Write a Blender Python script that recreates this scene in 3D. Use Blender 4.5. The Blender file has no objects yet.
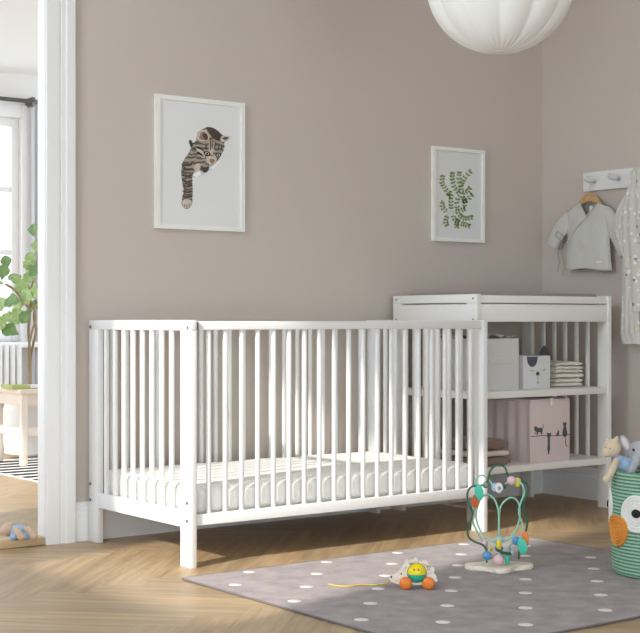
import bpy, bmesh, math, random
from mathutils import Vector, Matrix, noise
random.seed(7)
SC = bpy.context.scene
COL = SC.collection
R = math.radians
PI = math.pi
FX, FY = 0.5972, 0.8021          # camera forward direction on the floor plan
FOC = 1400.0
CAMH = 0.8
HOR = 320.0
FACE = math.atan2(-FX, FY)       # rotation that turns local +x to the right of the picture, local +y away

# ------------------------------------------------------------------ measuring helpers
def plane_v(x, y, v):
    k = (x - 320) / FOC
    u = (FX * v + k * FY * v) / (FY - k * FX)
    Z = FX * u + FY * v
    return Vector((u, v, CAMH + (HOR - y) * Z / FOC))
def plane_u(x, y, u):
    k = (x - 320) / FOC
    v = (FY * u - k * FX * u) / (FX + k * FY)
    Z = FX * u + FY * v
    return Vector((u, v, CAMH + (HOR - y) * Z / FOC))
def at_depth(x, y, Z):
    X = (x - 320) / FOC * Z
    return Vector((FY * X + FX * Z, -FX * X + FY * Z, CAMH + (HOR - y) * Z / FOC))

# ------------------------------------------------------------------ materials
def lin(c):
    out = []
    for v in c:
        v /= 255.0
        out.append(v / 12.92 if v <= 0.04045 else ((v + 0.055) / 1.055) ** 2.4)
    return (out[0], out[1], out[2], 1.0)
def new_mat(name):
    m = bpy.data.materials.new(name); m.use_nodes = True
    nt = m.node_tree
    return m, nt, nt.nodes['Principled BSDF']
def mat(name, col, rough=0.5, var=0.0, vscale=8.0, bump=0.0, bscale=60.0, spec=0.5, stretch=(1, 1, 1), sheen=0.0, trans=0.0, metal=0.0):
    m, nt, b = new_mat(name)
    c = lin(col)
    b.inputs['Base Color'].default_value = c
    b.inputs['Roughness'].default_value = rough
    b.inputs['Specular IOR Level'].default_value = spec
    b.inputs['Metallic'].default_value = metal
    if sheen: b.inputs['Sheen Weight'].default_value = sheen
    tc = nt.nodes.new('ShaderNodeTexCoord')
    mp = nt.nodes.new('ShaderNodeMapping'); mp.inputs['Scale'].default_value = stretch
    nt.links.new(tc.outputs['Object'], mp.inputs['Vector'])
    if var > 0:
        n = nt.nodes.new('ShaderNodeTexNoise'); n.inputs['Scale'].default_value = vscale; n.inputs['Detail'].default_value = 4
        nt.links.new(mp.outputs['Vector'], n.inputs['Vector'])
        r = nt.nodes.new('ShaderNodeValToRGB')
        r.color_ramp.elements[0].position = 0.3; r.color_ramp.elements[1].position = 0.7
        r.color_ramp.elements[0].color = tuple(x * (1 - var) for x in c[:3]) + (1,)
        r.color_ramp.elements[1].color = tuple(min(1, x * (1 + var)) for x in c[:3]) + (1,)
        nt.links.new(n.outputs['Fac'], r.inputs['Fac']); nt.links.new(r.outputs['Color'], b.inputs['Base Color'])
    if bump > 0:
        n2 = nt.nodes.new('ShaderNodeTexNoise'); n2.inputs['Scale'].default_value = bscale; n2.inputs['Detail'].default_value = 3
        nt.links.new(mp.outputs['Vector'], n2.inputs['Vector'])
        bp = nt.nodes.new('ShaderNodeBump'); bp.inputs['Strength'].default_value = bump; bp.inputs['Distance'].default_value = 0.01
        nt.links.new(n2.outputs['Fac'], bp.inputs['Height']); nt.links.new(bp.outputs['Normal'], b.inputs['Normal'])
    return m

M = {}
M['wall'] = mat('painted_wall_mauve', (202, 190, 181), 0.85, var=0.012, vscale=1.5, bump=0.05, bscale=220)
M['whitewall'] = mat('painted_wall_white', (236, 234, 232), 0.85, bump=0.04, bscale=200)
M['ceiling'] = mat('ceiling_white', (240, 240, 240), 0.9, bump=0.03, bscale=200)
M['trim'] = mat('trim_white', (238, 237, 237), 0.42, var=0.01, vscale=5, bump=0.02, bscale=90)
M['cribwhite'] = mat('white_lacquer', (234, 233, 232), 0.38, var=0.006, vscale=3)
M['tablewhite'] = mat('white_lacquer_warm', (240, 237, 233), 0.4, var=0.006, vscale=3)
M['screw'] = mat('screw_metal', (120, 116, 112), 0.35, metal=0.8)
M['dark'] = mat('dark_recess', (70, 62, 55), 0.8)
M['sheet'] = mat('sheet_cotton', (240, 239, 235), 0.85, var=0.02, vscale=18, bump=0.12, bscale=260, sheen=0.2)
M['padgrey'] = mat('changing_mat_vinyl', (150, 146, 146), 0.5, var=0.05, vscale=20, bump=0.1, bscale=60)
M['shade'] = mat('lamp_fabric', (240, 239, 236), 0.85, var=0.015, vscale=6, bump=0.08, bscale=150)
M['cord'] = mat('cord_white', (225, 222, 218), 0.6)
M['frame'] = mat('frame_white', (240, 239, 234), 0.45, var=0.02, vscale=30)
M['paper'] = mat('print_paper', (232, 231, 231), 0.6)
M['paper2'] = mat('print_paper_cool', (226, 226, 225), 0.6)
M['boxgrey'] = mat('box_grey_fabric', (218, 218, 217), 0.85, var=0.03, vscale=200, bump=0.15, bscale=300)
M['boxcat'] = mat('box_pale_grey', (224, 224, 224), 0.8, var=0.02, vscale=120, bump=0.08, bscale=200)
M['boxpink'] = mat('box_pink_fabric', (224, 208, 205), 0.85, var=0.025, vscale=120, bump=0.12, bscale=240)
M['ink'] = mat('slate_ink', (82, 86, 94), 0.8)
M['cream'] = mat('cream_cotton', (240, 233, 222), 0.9, var=0.03, vscale=60, bump=0.3, bscale=180)
M['brown'] = mat('taupe_knit', (136, 114, 103), 0.95, var=0.12, vscale=120, bump=0.4, bscale=240, sheen=0.3)
M['offwhite'] = mat('offwhite_knit', (222, 210, 198), 0.95, var=0.05, vscale=120, bump=0.3, bscale=240)
M['shirt'] = mat('grey_melange', (206, 203, 198), 0.95, var=0.16, vscale=260, bump=0.25, bscale=320, stretch=(1, 1, 2), sheen=0.2)
M['shirtin'] = mat('grey_melange_lining', (140, 137, 133), 0.95, var=0.1, vscale=200)
M['tagwhite'] = mat('tag_white', (236, 236, 234), 0.7)
M['beech'] = mat('beech_wood', (196, 158, 112), 0.5, var=0.12, vscale=9, stretch=(1, 6, 6))
M['peg'] = mat('peg_grey_white', (214, 210, 206), 0.5, var=0.03, vscale=20)
M['basewood'] = mat('pale_birch', (233, 221, 206), 0.5, var=0.05, vscale=12, stretch=(2, 14, 2))
M['wirelight'] = mat('wire_mint', (150, 205, 180), 0.35)
M['wiredark'] = mat('wire_dark_green', (46, 92, 72), 0.35)
M['teal'] = mat('bead_teal', (72, 196, 168), 0.4, var=0.03)
M['orange'] = mat('bead_orange', (232, 128, 44), 0.35, var=0.06, vscale=30)
M['rust'] = mat('bead_rust', (196, 96, 42), 0.45, var=0.04)
M['pink'] = mat('bead_pink', (230, 188, 198), 0.4)
M['blue'] = mat('bead_blue', (84, 150, 200), 0.35)
M['lightblue'] = mat('bead_light_blue', (164, 198, 220), 0.4)
M['yellow'] = mat('bead_yellow', (226, 206, 48), 0.4)
M['greenbead'] = mat('bead_green_grey', (126, 150, 128), 0.45)
M['ballyellow'] = mat('ball_yellow', (242, 214, 30), 0.22)
M['ballteal'] = mat('ball_teal', (44, 186, 156), 0.22)
M['black'] = mat('black_paint', (30, 28, 28), 0.4)
M['string'] = mat('yellow_string', (214, 186, 74), 0.85, bump=0.4, bscale=500)
M['ropewhite'] = mat('white_cotton_rope', (235, 232, 226), 0.95, bump=0.5, bscale=300)
M['ropeorange'] = mat('orange_cotton_rope', (226, 148, 62), 0.95, var=0.08, vscale=150, bump=0.5, bscale=300)
M['ropeblack'] = mat('black_cotton', (32, 31, 32), 0.9)
M['dolltan'] = mat('doll_beige_plush', (214, 194, 168), 0.95, var=0.06, vscale=90, bump=0.35, bscale=300, sheen=0.3)
M['plushtan'] = mat('plush_tan', (198, 170, 146), 0.95, var=0.08, vscale=90, bump=0.35, bscale=300, sheen=0.3)
M['dollblue'] = mat('doll_blue_knit', (160, 184, 214), 0.95, var=0.08, vscale=160, bump=0.4, bscale=260)
M['elephant'] = mat('elephant_grey_plush', (176, 176, 182), 0.95, var=0.05, vscale=80, bump=0.35, bscale=300, sheen=0.3)
M['earpink'] = mat('elephant_ear_lining', (222, 212, 208), 0.95, bump=0.2, bscale=300)
M['bark'] = mat('bark', (158, 136, 108), 0.85, var=0.25, vscale=40, stretch=(1, 1, .2), bump=0.4, bscale=60)
M['leaf'] = mat('leaf_green', (172, 200, 136), 0.45, var=0.25, vscale=14, bump=0.15, bscale=30)
M['leafdark'] = mat('leaf_dark_green', (132, 168, 110), 0.45, var=0.25, vscale=14, bump=0.15, bscale=30)
M['pot'] = mat('planter_white', (244, 243, 241), 0.35)
M['soil'] = mat('soil', (70, 54, 42), 0.95, var=0.3, vscale=60, bump=0.6, bscale=90)
M['benchwood'] = mat('bench_white_wood', (238, 226, 214), 0.5, var=0.02, vscale=6)
M['bookgreen'] = mat('book_green', (176, 190, 110), 0.6)
M['radiator'] = mat('radiator_white', (238, 238, 238), 0.4)
M['rod'] = mat('rod_dark_metal', (86, 84, 82), 0.35, metal=0.4)
M['oaktrim'] = mat('oak_threshold', (206, 178, 140), 0.45, var=0.14, vscale=5, stretch=(1, 12, 6))
M['yarnblack'] = mat('rug_black_yarn', (40, 40, 44), 0.95, bump=0.3, bscale=300)
M['yarnwhite'] = mat('rug_white_yarn', (236, 234, 230), 0.95, bump=0.3, bscale=300)
M['rugedge'] = mat('rug_binding_grey', (112, 106, 106), 0.95, bump=0.3, bscale=300)
M['rugdot'] = mat('rug_dot_pile', (226, 216, 214), 0.95, bump=0.3, bscale=300)

def m_rug():
    m, nt, b = new_mat('rug_grey_pile')
    tc = nt.nodes.new('ShaderNodeTexCoord')
    n = nt.nodes.new('ShaderNodeTexNoise'); n.inputs['Scale'].default_value = 420; n.inputs['Detail'].default_value = 2
    n2 = nt.nodes.new('ShaderNodeTexNoise'); n2.inputs['Scale'].default_value = 14; n2.inputs['Detail'].default_value = 5
    mix = nt.nodes.new('ShaderNodeMath'); mix.operation = 'MULTIPLY_ADD'; mix.inputs[1].default_value = 0.5
    mul = nt.nodes.new('ShaderNodeMath'); mul.operation = 'MULTIPLY'; mul.inputs[1].default_value = 0.5
    nt.links.new(tc.outputs['Object'], n.inputs['Vector']); nt.links.new(tc.outputs['Object'], n2.inputs['Vector'])
    nt.links.new(n2.outputs['Fac'], mul.inputs[0]); nt.links.new(n.outputs['Fac'], mix.inputs[0]); nt.links.new(mul.outputs[0], mix.inputs[2])
    r = nt.nodes.new('ShaderNodeValToRGB')
    r.color_ramp.elements[0].position = 0.36; r.color_ramp.elements[1].position = 0.64
    r.color_ramp.elements[0].color = lin((130, 120, 121)); r.color_ramp.elements[1].color = lin((166, 154, 154))
    nt.links.new(mix.outputs[0], r.inputs['Fac']); nt.links.new(r.outputs['Color'], b.inputs['Base Color'])
    bp = nt.nodes.new('ShaderNodeBump'); bp.inputs['Strength'].default_value = 0.35; bp.inputs['Distance'].default_value = 0.004
    nt.links.new(n.outputs['Fac'], bp.inputs['Height']); nt.links.new(bp.outputs['Normal'], b.inputs['Normal'])
    b.inputs['Roughness'].default_value = 0.95; b.inputs['Sheen Weight'].default_value = 0.15
    b.inputs['Specular IOR Level'].default_value = 0.15
    return m
M['rug'] = m_rug()

def m_floor():
    m, nt, b = new_mat('oak_herringbone')
    uv = nt.nodes.new('ShaderNodeUVMap'); uv.uv_map = 'plank'
    mp = nt.nodes.new('ShaderNodeMapping'); mp.inputs['Scale'].default_value = (2.2, 30, 1)
    nt.links.new(uv.outputs['UV'], mp.inputs['Vector'])
    n = nt.nodes.new('ShaderNodeTexNoise'); n.inputs['Scale'].default_value = 1.0; n.inputs['Detail'].default_value = 6; n.inputs['Distortion'].default_value = 0.6
    nt.links.new(mp.outputs['Vector'], n.inputs['Vector'])
    mp2 = nt.nodes.new('ShaderNodeMapping'); mp2.inputs['Scale'].default_value = (9, 260, 1)
    nt.links.new(uv.outputs['UV'], mp2.inputs['Vector'])
    n2 = nt.nodes.new('ShaderNodeTexNoise'); n2.inputs['Scale'].default_value = 1.0; n2.inputs['Detail'].default_value = 3
    nt.links.new(mp2.outputs['Vector'], n2.inputs['Vector'])
    r = nt.nodes.new('ShaderNodeValToRGB')
    cr = r.color_ramp
    cr.elements[0].position = 0.28; cr.elements[0].color = lin((152, 125, 94))
    cr.elements[1].position = 0.74; cr.elements[1].color = lin((196, 171, 136))
    e = cr.elements.new(0.5); e.color = lin((176, 149, 114))
    addn = nt.nodes.new('ShaderNodeMath'); addn.operation = 'MULTIPLY_ADD'; addn.inputs[1].default_value = 0.40
    nt.links.new(n2.outputs['Fac'], addn.inputs[0])
    sub = nt.nodes.new('ShaderNodeMath'); sub.operation = 'SUBTRACT'; sub.inputs[1].default_value = 0.20
    nt.links.new(n.outputs['Fac'], sub.inputs[0]); nt.links.new(sub.outputs[0], addn.inputs[2])
    nt.links.new(addn.outputs[0], r.inputs['Fac'])
    at = nt.nodes.new('ShaderNodeAttribute'); at.attribute_name = 'tone'
    mx = nt.nodes.new('ShaderNodeMix'); mx.data_type = 'RGBA'; mx.blend_type = 'MULTIPLY'; mx.inputs[0].default_value = 1.0
    nt.links.new(r.outputs['Color'], mx.inputs[6]); nt.links.new(at.outputs['Color'], mx.inputs[7])
    nt.links.new(mx.outputs[2], b.inputs['Base Color'])
    rr = nt.nodes.new('ShaderNodeMapRange'); rr.inputs[3].default_value = 0.34; rr.inputs[4].default_value = 0.52
    nt.links.new(n.outputs['Fac'], rr.inputs[0]); nt.links.new(rr.outputs[0], b.inputs['Roughness'])
    bp = nt.nodes.new('ShaderNodeBump'); bp.inputs['Strength'].default_value = 0.12; bp.inputs['Distance'].default_value = 0.003
    nt.links.new(addn.outputs[0], bp.inputs['Height']); nt.links.new(bp.outputs['Normal'], b.inputs['Normal'])
    return m
M['floor'] = m_floor()

def m_tabby():
    m, nt, b = new_mat('tabby_print')
    tc = nt.nodes.new('ShaderNodeTexCoord')
    w = nt.nodes.new('ShaderNodeTexWave'); w.bands_direction = 'Z'; w.inputs['Scale'].default_value = 16; w.inputs['Distortion'].default_value = 7; w.inputs['Detail'].default_value = 3; w.inputs['Detail Scale'].default_value = 1.6
    n = nt.nodes.new('ShaderNodeTexNoise'); n.inputs['Scale'].default_value = 120; n.inputs['Detail'].default_value = 4
    nt.links.new(tc.outputs['Object'], w.inputs['Vector']); nt.links.new(tc.outputs['Object'], n.inputs['Vector'])
    ad = nt.nodes.new('ShaderNodeMath'); ad.operation = 'MULTIPLY_ADD'; ad.inputs[1].default_value = 0.55
    ml = nt.nodes.new('ShaderNodeMath'); ml.operation = 'MULTIPLY'; ml.inputs[1].default_value = 0.45
    nt.links.new(n.outputs['Fac'], ml.inputs[0]); nt.links.new(w.outputs['Fac'], ad.inputs[0]); nt.links.new(ml.outputs[0], ad.inputs[2])
    r = nt.nodes.new('ShaderNodeValToRGB'); cr = r.color_ramp
    cr.elements[0].position = 0.22; cr.elements[0].color = lin((82, 74, 68))
    cr.elements[1].position = 0.85; cr.elements[1].color = lin((186, 175, 160))
    e = cr.elements.new(0.5); e.color = lin((138, 126, 112))
    nt.links.new(ad.outputs[0], r.inputs['Fac']); nt.links.new(r.outputs['Color'], b.inputs['Base Color'])
    b.inputs['Roughness'].default_value = 0.6
    return m
M['tabby'] = m_tabby()
M['tabbydark'] = mat('tabby_dark_print', (74, 64, 58), 0.6, var=0.3, vscale=120)
M['tabbylight'] = mat('tabby_light_print', (206, 192, 176), 0.6, var=0.12, vscale=120)
M['tabbynose'] = mat('tabby_nose_print', (158, 122, 108), 0.6)
M['torn'] = mat('torn_paper_print', (246, 246, 246), 0.6)
M['tornshade'] = mat('torn_paper_fold_print', (206, 206, 208), 0.6)
M['fern'] = mat('fern_print', (132, 154, 92), 0.6, var=0.3, vscale=60)
M['fernstem'] = mat('fern_stem_print', (140, 132, 108), 0.6)

def m_pajama():
    m, nt, b = new_mat('pajama_print_cotton')
    tc = nt.nodes.new('ShaderNodeTexCoord')
    v = nt.nodes.new('ShaderNodeTexVoronoi'); v.inputs['Scale'].default_value = 40
    nt.links.new(tc.outputs['Object'], v.inputs['Vector'])
    r = nt.nodes.new('ShaderNodeValToRGB'); r.color_ramp.interpolation = 'CONSTANT'
    r.color_ramp.elements[0].position = 0.0; r.color_ramp.elements[0].color = (1, 1, 1, 1)
    r.color_ramp.elements[1].position = 0.30; r.color_ramp.elements[1].color = (0, 0, 0, 1)
    nt.links.new(v.outputs['Distance'], r.inputs['Fac'])
    pr = nt.nodes.new('ShaderNodeValToRGB'); pr.color_ramp.interpolation = 'CONSTANT'
    cr = pr.color_ramp
    cr.elements[0].position = 0; cr.elements[0].color = lin((238, 236, 232))
    cr.elements[1].position = 0.86; cr.elements[1].color = lin((140, 140, 144))
    for p, c in ((.3, (226, 218, 182)), (.5, (222, 208, 202)), (.68, (236, 236, 234))):
        e = cr.elements.new(p); e.color = lin(c)
    sp = nt.nodes.new('ShaderNodeSeparateColor')
    nt.links.new(v.outputs['Color'], sp.inputs['Color']); nt.links.new(sp.outputs[0], pr.inputs['Fac'])
    mx = nt.nodes.new('ShaderNodeMix'); mx.data_type = 'RGBA'
    mx.inputs[6].default_value = lin((210, 206, 201))
    nt.links.new(r.outputs['Color'], mx.inputs[0]); nt.links.new(pr.outputs['Color'], mx.inputs[7])
    nt.links.new(mx.outputs[2], b.inputs['Base Color'])
    b.inputs['Roughness'].default_value = 0.95
    return m
M['pajama'] = m_pajama()
M['cuff'] = mat('pajama_rib_cuff', (216, 212, 207), 0.95, bump=0.3, bscale=200, stretch=(1, 6, .3))

def m_rope_green():
    m, nt, b = new_mat('green_cotton_rope')
    tc = nt.nodes.new('ShaderNodeTexCoord')
    w = nt.nodes.new('ShaderNodeTexWave'); w.bands_direction = 'Z'; w.inputs['Scale'].default_value = 29.27; w.inputs['Distortion'].default_value = 0.7; w.inputs['Detail Scale'].default_value = 4
    n = nt.nodes.new('ShaderNodeTexNoise'); n.inputs['Scale'].default_value = 160
    nt.links.new(tc.outputs['Object'], w.inputs['Vector']); nt.links.new(tc.outputs['Object'], n.inputs['Vector'])
    ad = nt.nodes.new('ShaderNodeMath'); ad.operation = 'MULTIPLY_ADD'; ad.inputs[1].default_value = 0.6
    ml = nt.nodes.new('ShaderNodeMath'); ml.operation = 'MULTIPLY'; ml.inputs[1].default_value = 0.4
    nt.links.new(n.outputs['Fac'], ml.inputs[0]); nt.links.new(w.outputs['Fac'], ad.inputs[0]); nt.links.new(ml.outputs[0], ad.inputs[2])
    r = nt.nodes.new('ShaderNodeValToRGB')
    r.color_ramp.elements[0].position = 0.2; r.color_ramp.elements[0].color = lin((86, 128, 106))
    r.color_ramp.elements[1].position = 0.8; r.color_ramp.elements[1].color = lin((160, 196, 170))
    nt.links.new(ad.outputs[0], r.inputs['Fac']); nt.links.new(r.outputs['Color'], b.inputs['Base Color'])
    bp = nt.nodes.new('ShaderNodeBump'); bp.inputs['Strength'].default_value = 0.4; bp.inputs['Distance'].default_value = 0.004
    nt.links.new(n.outputs['Fac'], bp.inputs['Height']); nt.links.new(bp.outputs['Normal'], b.inputs['Normal'])
    b.inputs['Roughness'].default_value = 0.95
    return m
M['ropegreen'] = m_rope_green()

def m_clear(name, gloss):
    m = bpy.data.materials.new(name); m.use_nodes = True
    nt = m.node_tree
    for n in list(nt.nodes): nt.nodes.remove(n)
    o = nt.nodes.new('ShaderNodeOutputMaterial'); t = nt.nodes.new('ShaderNodeBsdfTransparent'); g = nt.nodes.new('ShaderNodeBsdfGlossy')
    g.inputs['Roughness'].default_value = 0.02
    x = nt.nodes.new('ShaderNodeMixShader'); x.inputs[0].default_value = gloss
    nt.links.new(t.outputs[0], x.inputs[1]); nt.links.new(g.outputs[0], x.inputs[2]); nt.links.new(x.outputs[0], o.inputs['Surface'])
    return m
M['glass'] = m_clear('clear_glass', 0.04)
def m_sheer():
    m = bpy.data.materials.new('sheer_curtain'); m.use_nodes = True
    nt = m.node_tree
    for n in list(nt.nodes): nt.nodes.remove(n)
    o = nt.nodes.new('ShaderNodeOutputMaterial'); t = nt.nodes.new('ShaderNodeBsdfTranslucent'); d = nt.nodes.new('ShaderNodeBsdfDiffuse')
    t.inputs[0].default_value = lin((236, 236, 238)); d.inputs[0].default_value = lin((232, 232, 234))
    x = nt.nodes.new('ShaderNodeMixShader'); x.inputs[0].default_value = 0.6
    nt.links.new(t.outputs[0], x.inputs[1]); nt.links.new(d.outputs[0], x.inputs[2]); nt.links.new(x.outputs[0], o.inputs['Surface'])
    return m
M['sheer'] = m_sheer()

# ------------------------------------------------------------------ mesh builder
def smooth_path(pts, sub=6, closed=False):
    pts = [Vector(p) for p in pts]
    n = len(pts); out = []
    rng = n if closed else n - 1
    for i in range(rng):
        if closed:
            p0, p1, p2, p3 = pts[(i - 1) % n], pts[i], pts[(i + 1) % n], pts[(i + 2) % n]
        else:
            p0, p1, p2, p3 = pts[max(i - 1, 0)], pts[i], pts[i + 1], pts[min(i + 2, n - 1)]
        for k in range(sub):
            t = k / sub
            out.append(0.5 * ((2 * p1) + (-p0 + p2) * t + (2 * p0 - 5 * p1 + 4 * p2 - p3) * t * t + (-p0 + 3 * p1 - 3 * p2 + p3) * t ** 3))
    if not closed: out.append(pts[-1])
    return out

class MB:
    def __init__(s): s.bm = bmesh.new()
    def _mark(s, mi):
        for f in s.bm.faces:
            if not f.tag:
                f.material_index = mi; f.tag = True
        return s
    def box(s, x0, x1, y0, y1, z0, z1, bev=0.0, mi=0, seg=2):
        ret = bmesh.ops.create_cube(s.bm, size=1.0)
        vs = ret['verts']
        for v in vs:
            v.co = Vector(((x0 + x1) / 2 + v.co.x * (x1 - x0), (y0 + y1) / 2 + v.co.y * (y1 - y0), (z0 + z1) / 2 + v.co.z * (z1 - z0)))
        if bev > 0:
            es = list({e for v in vs for e in v.link_edges})
            bmesh.ops.bevel(s.bm, geom=es, offset=bev, segments=seg, profile=0.5, affect='EDGES')
        return s._mark(mi)
    def tube(s, pts, r, n=8, mi=0, radii=None, closed=False, flat=None):
        pts = [Vector(p) for p in pts]
        N = len(pts); rings = []
        prev = None
        for i, p in enumerate(pts):
            if closed: t = pts[(i + 1) % N] - pts[i - 1]
            else: t = pts[min(i + 1, N - 1)] - pts[max(i - 1, 0)]
            if t.length < 1e-9: t = Vector((0, 0, 1))
            t.normalize()
            if prev is None:
                a = Vector((0, 0, 1)) if abs(t.z) < 0.9 else Vector((0, 1, 0))
                nrm = t.cross(a).normalized()
            else:
                nrm = prev - t * prev.dot(t)
                if nrm.length < 1e-6: nrm = t.orthogonal()
                nrm.normalize()
            prev = nrm
            bn = t.cross(nrm)
            rr = radii[i] if radii else r
            rings.append([s.bm.verts.new(p + nrm * rr * math.cos(2 * PI * k / n) + bn * rr * (flat or 1) * math.sin(2 * PI * k / n)) for k in range(n)])
        for i in range(N if closed else N - 1):
            a, b = rings[i], rings[(i + 1) % N]
            for k in range(n):
                s.bm.faces.new((a[k], a[(k + 1) % n], b[(k + 1) % n], b[k]))
        if not closed:
            s.bm.faces.new(list(reversed(rings[0]))); s.bm.faces.new(rings[-1])
        return s._mark(mi)
    def loft(s, rings, mi=0, caps=True):
        R_ = [[s.bm.verts.new(Vector(p)) for p in ring] for ring in rings]
        n = len(R_[0])
        for a, b in zip(R_, R_[1:]):
            for k in range(n):
                s.bm.faces.new((a[k], a[(k + 1) % n], b[(k + 1) % n], b[k]))
        if caps:
            s.bm.faces.new(list(reversed(R_[0]))); s.bm.faces.new(R_[-1])
        return s._mark(mi)
    def lathe(s, prof, n=32, c=(0, 0, 0), mi=0, fn=None):
        c = Vector(c); rings = []
        for r, z in prof:
            ring = []
            for k in range(n):
                a = 2 * PI * k / n
                rr = fn(r, z, a) if fn else r
                ring.append(s.bm.verts.new(c + Vector((rr * math.cos(a), rr * math.sin(a), z))))
            rings.append(ring)
        for a, b in zip(rings, rings[1:]):
            for k in range(n):
                s.bm.faces.new((a[k], a[(k + 1) % n], b[(k + 1) % n], b[k]))
        if prof[0][0] > 1e-6: s.bm.faces.new(list(reversed(rings[0])))
        if prof[-1][0] > 1e-6: s.bm.faces.new(rings[-1])
        bmesh.ops.remove_doubles(s.bm, verts=[v for ring in rings for v in ring], dist=1e-6)
        return s._mark(mi)
    def ell(s, c, r, mi=0, rot=None, seg=20, rings=12):
        ret = bmesh.ops.create_uvsphere(s.bm, u_segments=seg, v_segments=rings, radius=1.0)
        c = Vector(c)
        m = rot.to_3x3() if rot else Matrix.Identity(3)
        for v in ret['verts']:
            v.co = c + m @ Vector((v.co.x * r[0], v.co.y * r[1], v.co.z * r[2]))
        return s._mark(mi)
    def prism(s, pts, off, mi=0, bev=0.0):
        """polygon (3D points) swept by the vector off"""
        off = Vector(off)
        a = [s.bm.verts.new(Vector(p)) for p in pts]
        b = [s.bm.verts.new(Vector(p) + off) for p in pts]
        n = len(a)
        f1 = s.bm.faces.new(list(reversed(a))); f2 = s.bm.faces.new(b)
        for k in range(n):
            s.bm.faces.new((a[k], a[(k + 1) % n], b[(k + 1) % n], b[k]))
        if bev > 0:
            es = list(f1.edges) + list(f2.edges)
            bmesh.ops.bevel(s.bm, geom=es, offset=bev, segments=2, profile=0.5, affect='EDGES')
        return s._mark(mi)
    def grid(s, nu, nv, f, mi=0, wrap=False):
        V = [[s.bm.verts.new(Vector(f(i / nu, j / nv))) for j in range(nv + 1)] for i in range(nu if wrap else nu + 1)]
        L = len(V)
        for i in range(nu):
            a, b = V[i], V[(i + 1) % L]
            for j in range(nv):
                s.bm.faces.new((a[j], b[j], b[j + 1], a[j + 1]))
        return s._mark(mi)
    def move(s, fn):
        for v in s.bm.verts: v.co = Vector(fn(v.co))
        return s
    def build(s, name, mats, parent=None, loc=None, smooth=True, angle=40, recalc=True):
        if recalc: bmesh.ops.recalc_face_normals(s.bm, faces=s.bm.faces)
        me = bpy.data.meshes.new(name)
        s.bm.to_mesh(me); s.bm.free()
        if not isinstance(mats, (list, tuple)): mats = [mats]
        for m in mats: me.materials.append(m)
        if smooth:
            for p in me.polygons: p.use_smooth = True
            me.set_sharp_from_angle(angle=R(angle))
        o = bpy.data.objects.new(name, me); COL.objects.link(o)
        if parent: o.parent = parent
        if loc: o.location = loc
        return o

def tag(o, label=None, cat=None, group=None, kind=None):
    if label: o['label'] = label
    if cat: o['category'] = cat
    if group: o['group'] = group
    if kind: o['kind'] = kind
    return o
def thing(name, label, cat, loc=(0, 0, 0), rotz=0.0, group=None):
    o = bpy.data.objects.new(name, None); COL.objects.link(o)
    o.location = loc; o.rotation_euler = (0, 0, rotz); o.empty_display_size = 0.05
    return tag(o, label, cat, group)
def struct(o): o['kind'] = 'structure'; return o
def copy_part(o, parent, loc):
    c = o.copy(); COL.objects.link(c); c.parent = parent; c.location = loc
    return c
def solid(o, t):
    m = o.modifiers.new('thickness', 'SOLIDIFY'); m.thickness = t; m.offset = 0
    return o
def blob(o, voxel=0.004, it=6):
    m = o.modifiers.new('merge', 'REMESH'); m.mode = 'VOXEL'; m.voxel_size = voxel; m.use_smooth_shade = True
    k = o.modifiers.new('soften', 'SMOOTH'); k.iterations = it; k.factor = 0.5
    return o
def superring(c, w, d, hw, hd, n=28, p=2.4):
    """ring around c with half width hw along w and half depth hd along d"""
    out = []
    for k in range(n):
        a = 2 * PI * k / n
        ca, sa = math.cos(a), math.sin(a)
        out.append(Vector(c) + Vector(w) * hw * math.copysign(abs(ca) ** (2 / p), ca) + Vector(d) * hd * math.copysign(abs(sa) ** (2 / p), sa))
    return out

# ------------------------------------------------------------------ the setting
V_WALL = 4.59          # face of the wall behind the cot
U_WALL = 4.702         # face of the wall on the right
CEIL = 2.85
CEIL2 = 2.5
D_IN, D_OUT = 2.188, 2.306   # door casing inner and outer edge
WT = 0.028              # wall thickness
V_FAR = 9.0
U_L, V_F = -0.6, -2.2

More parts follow.
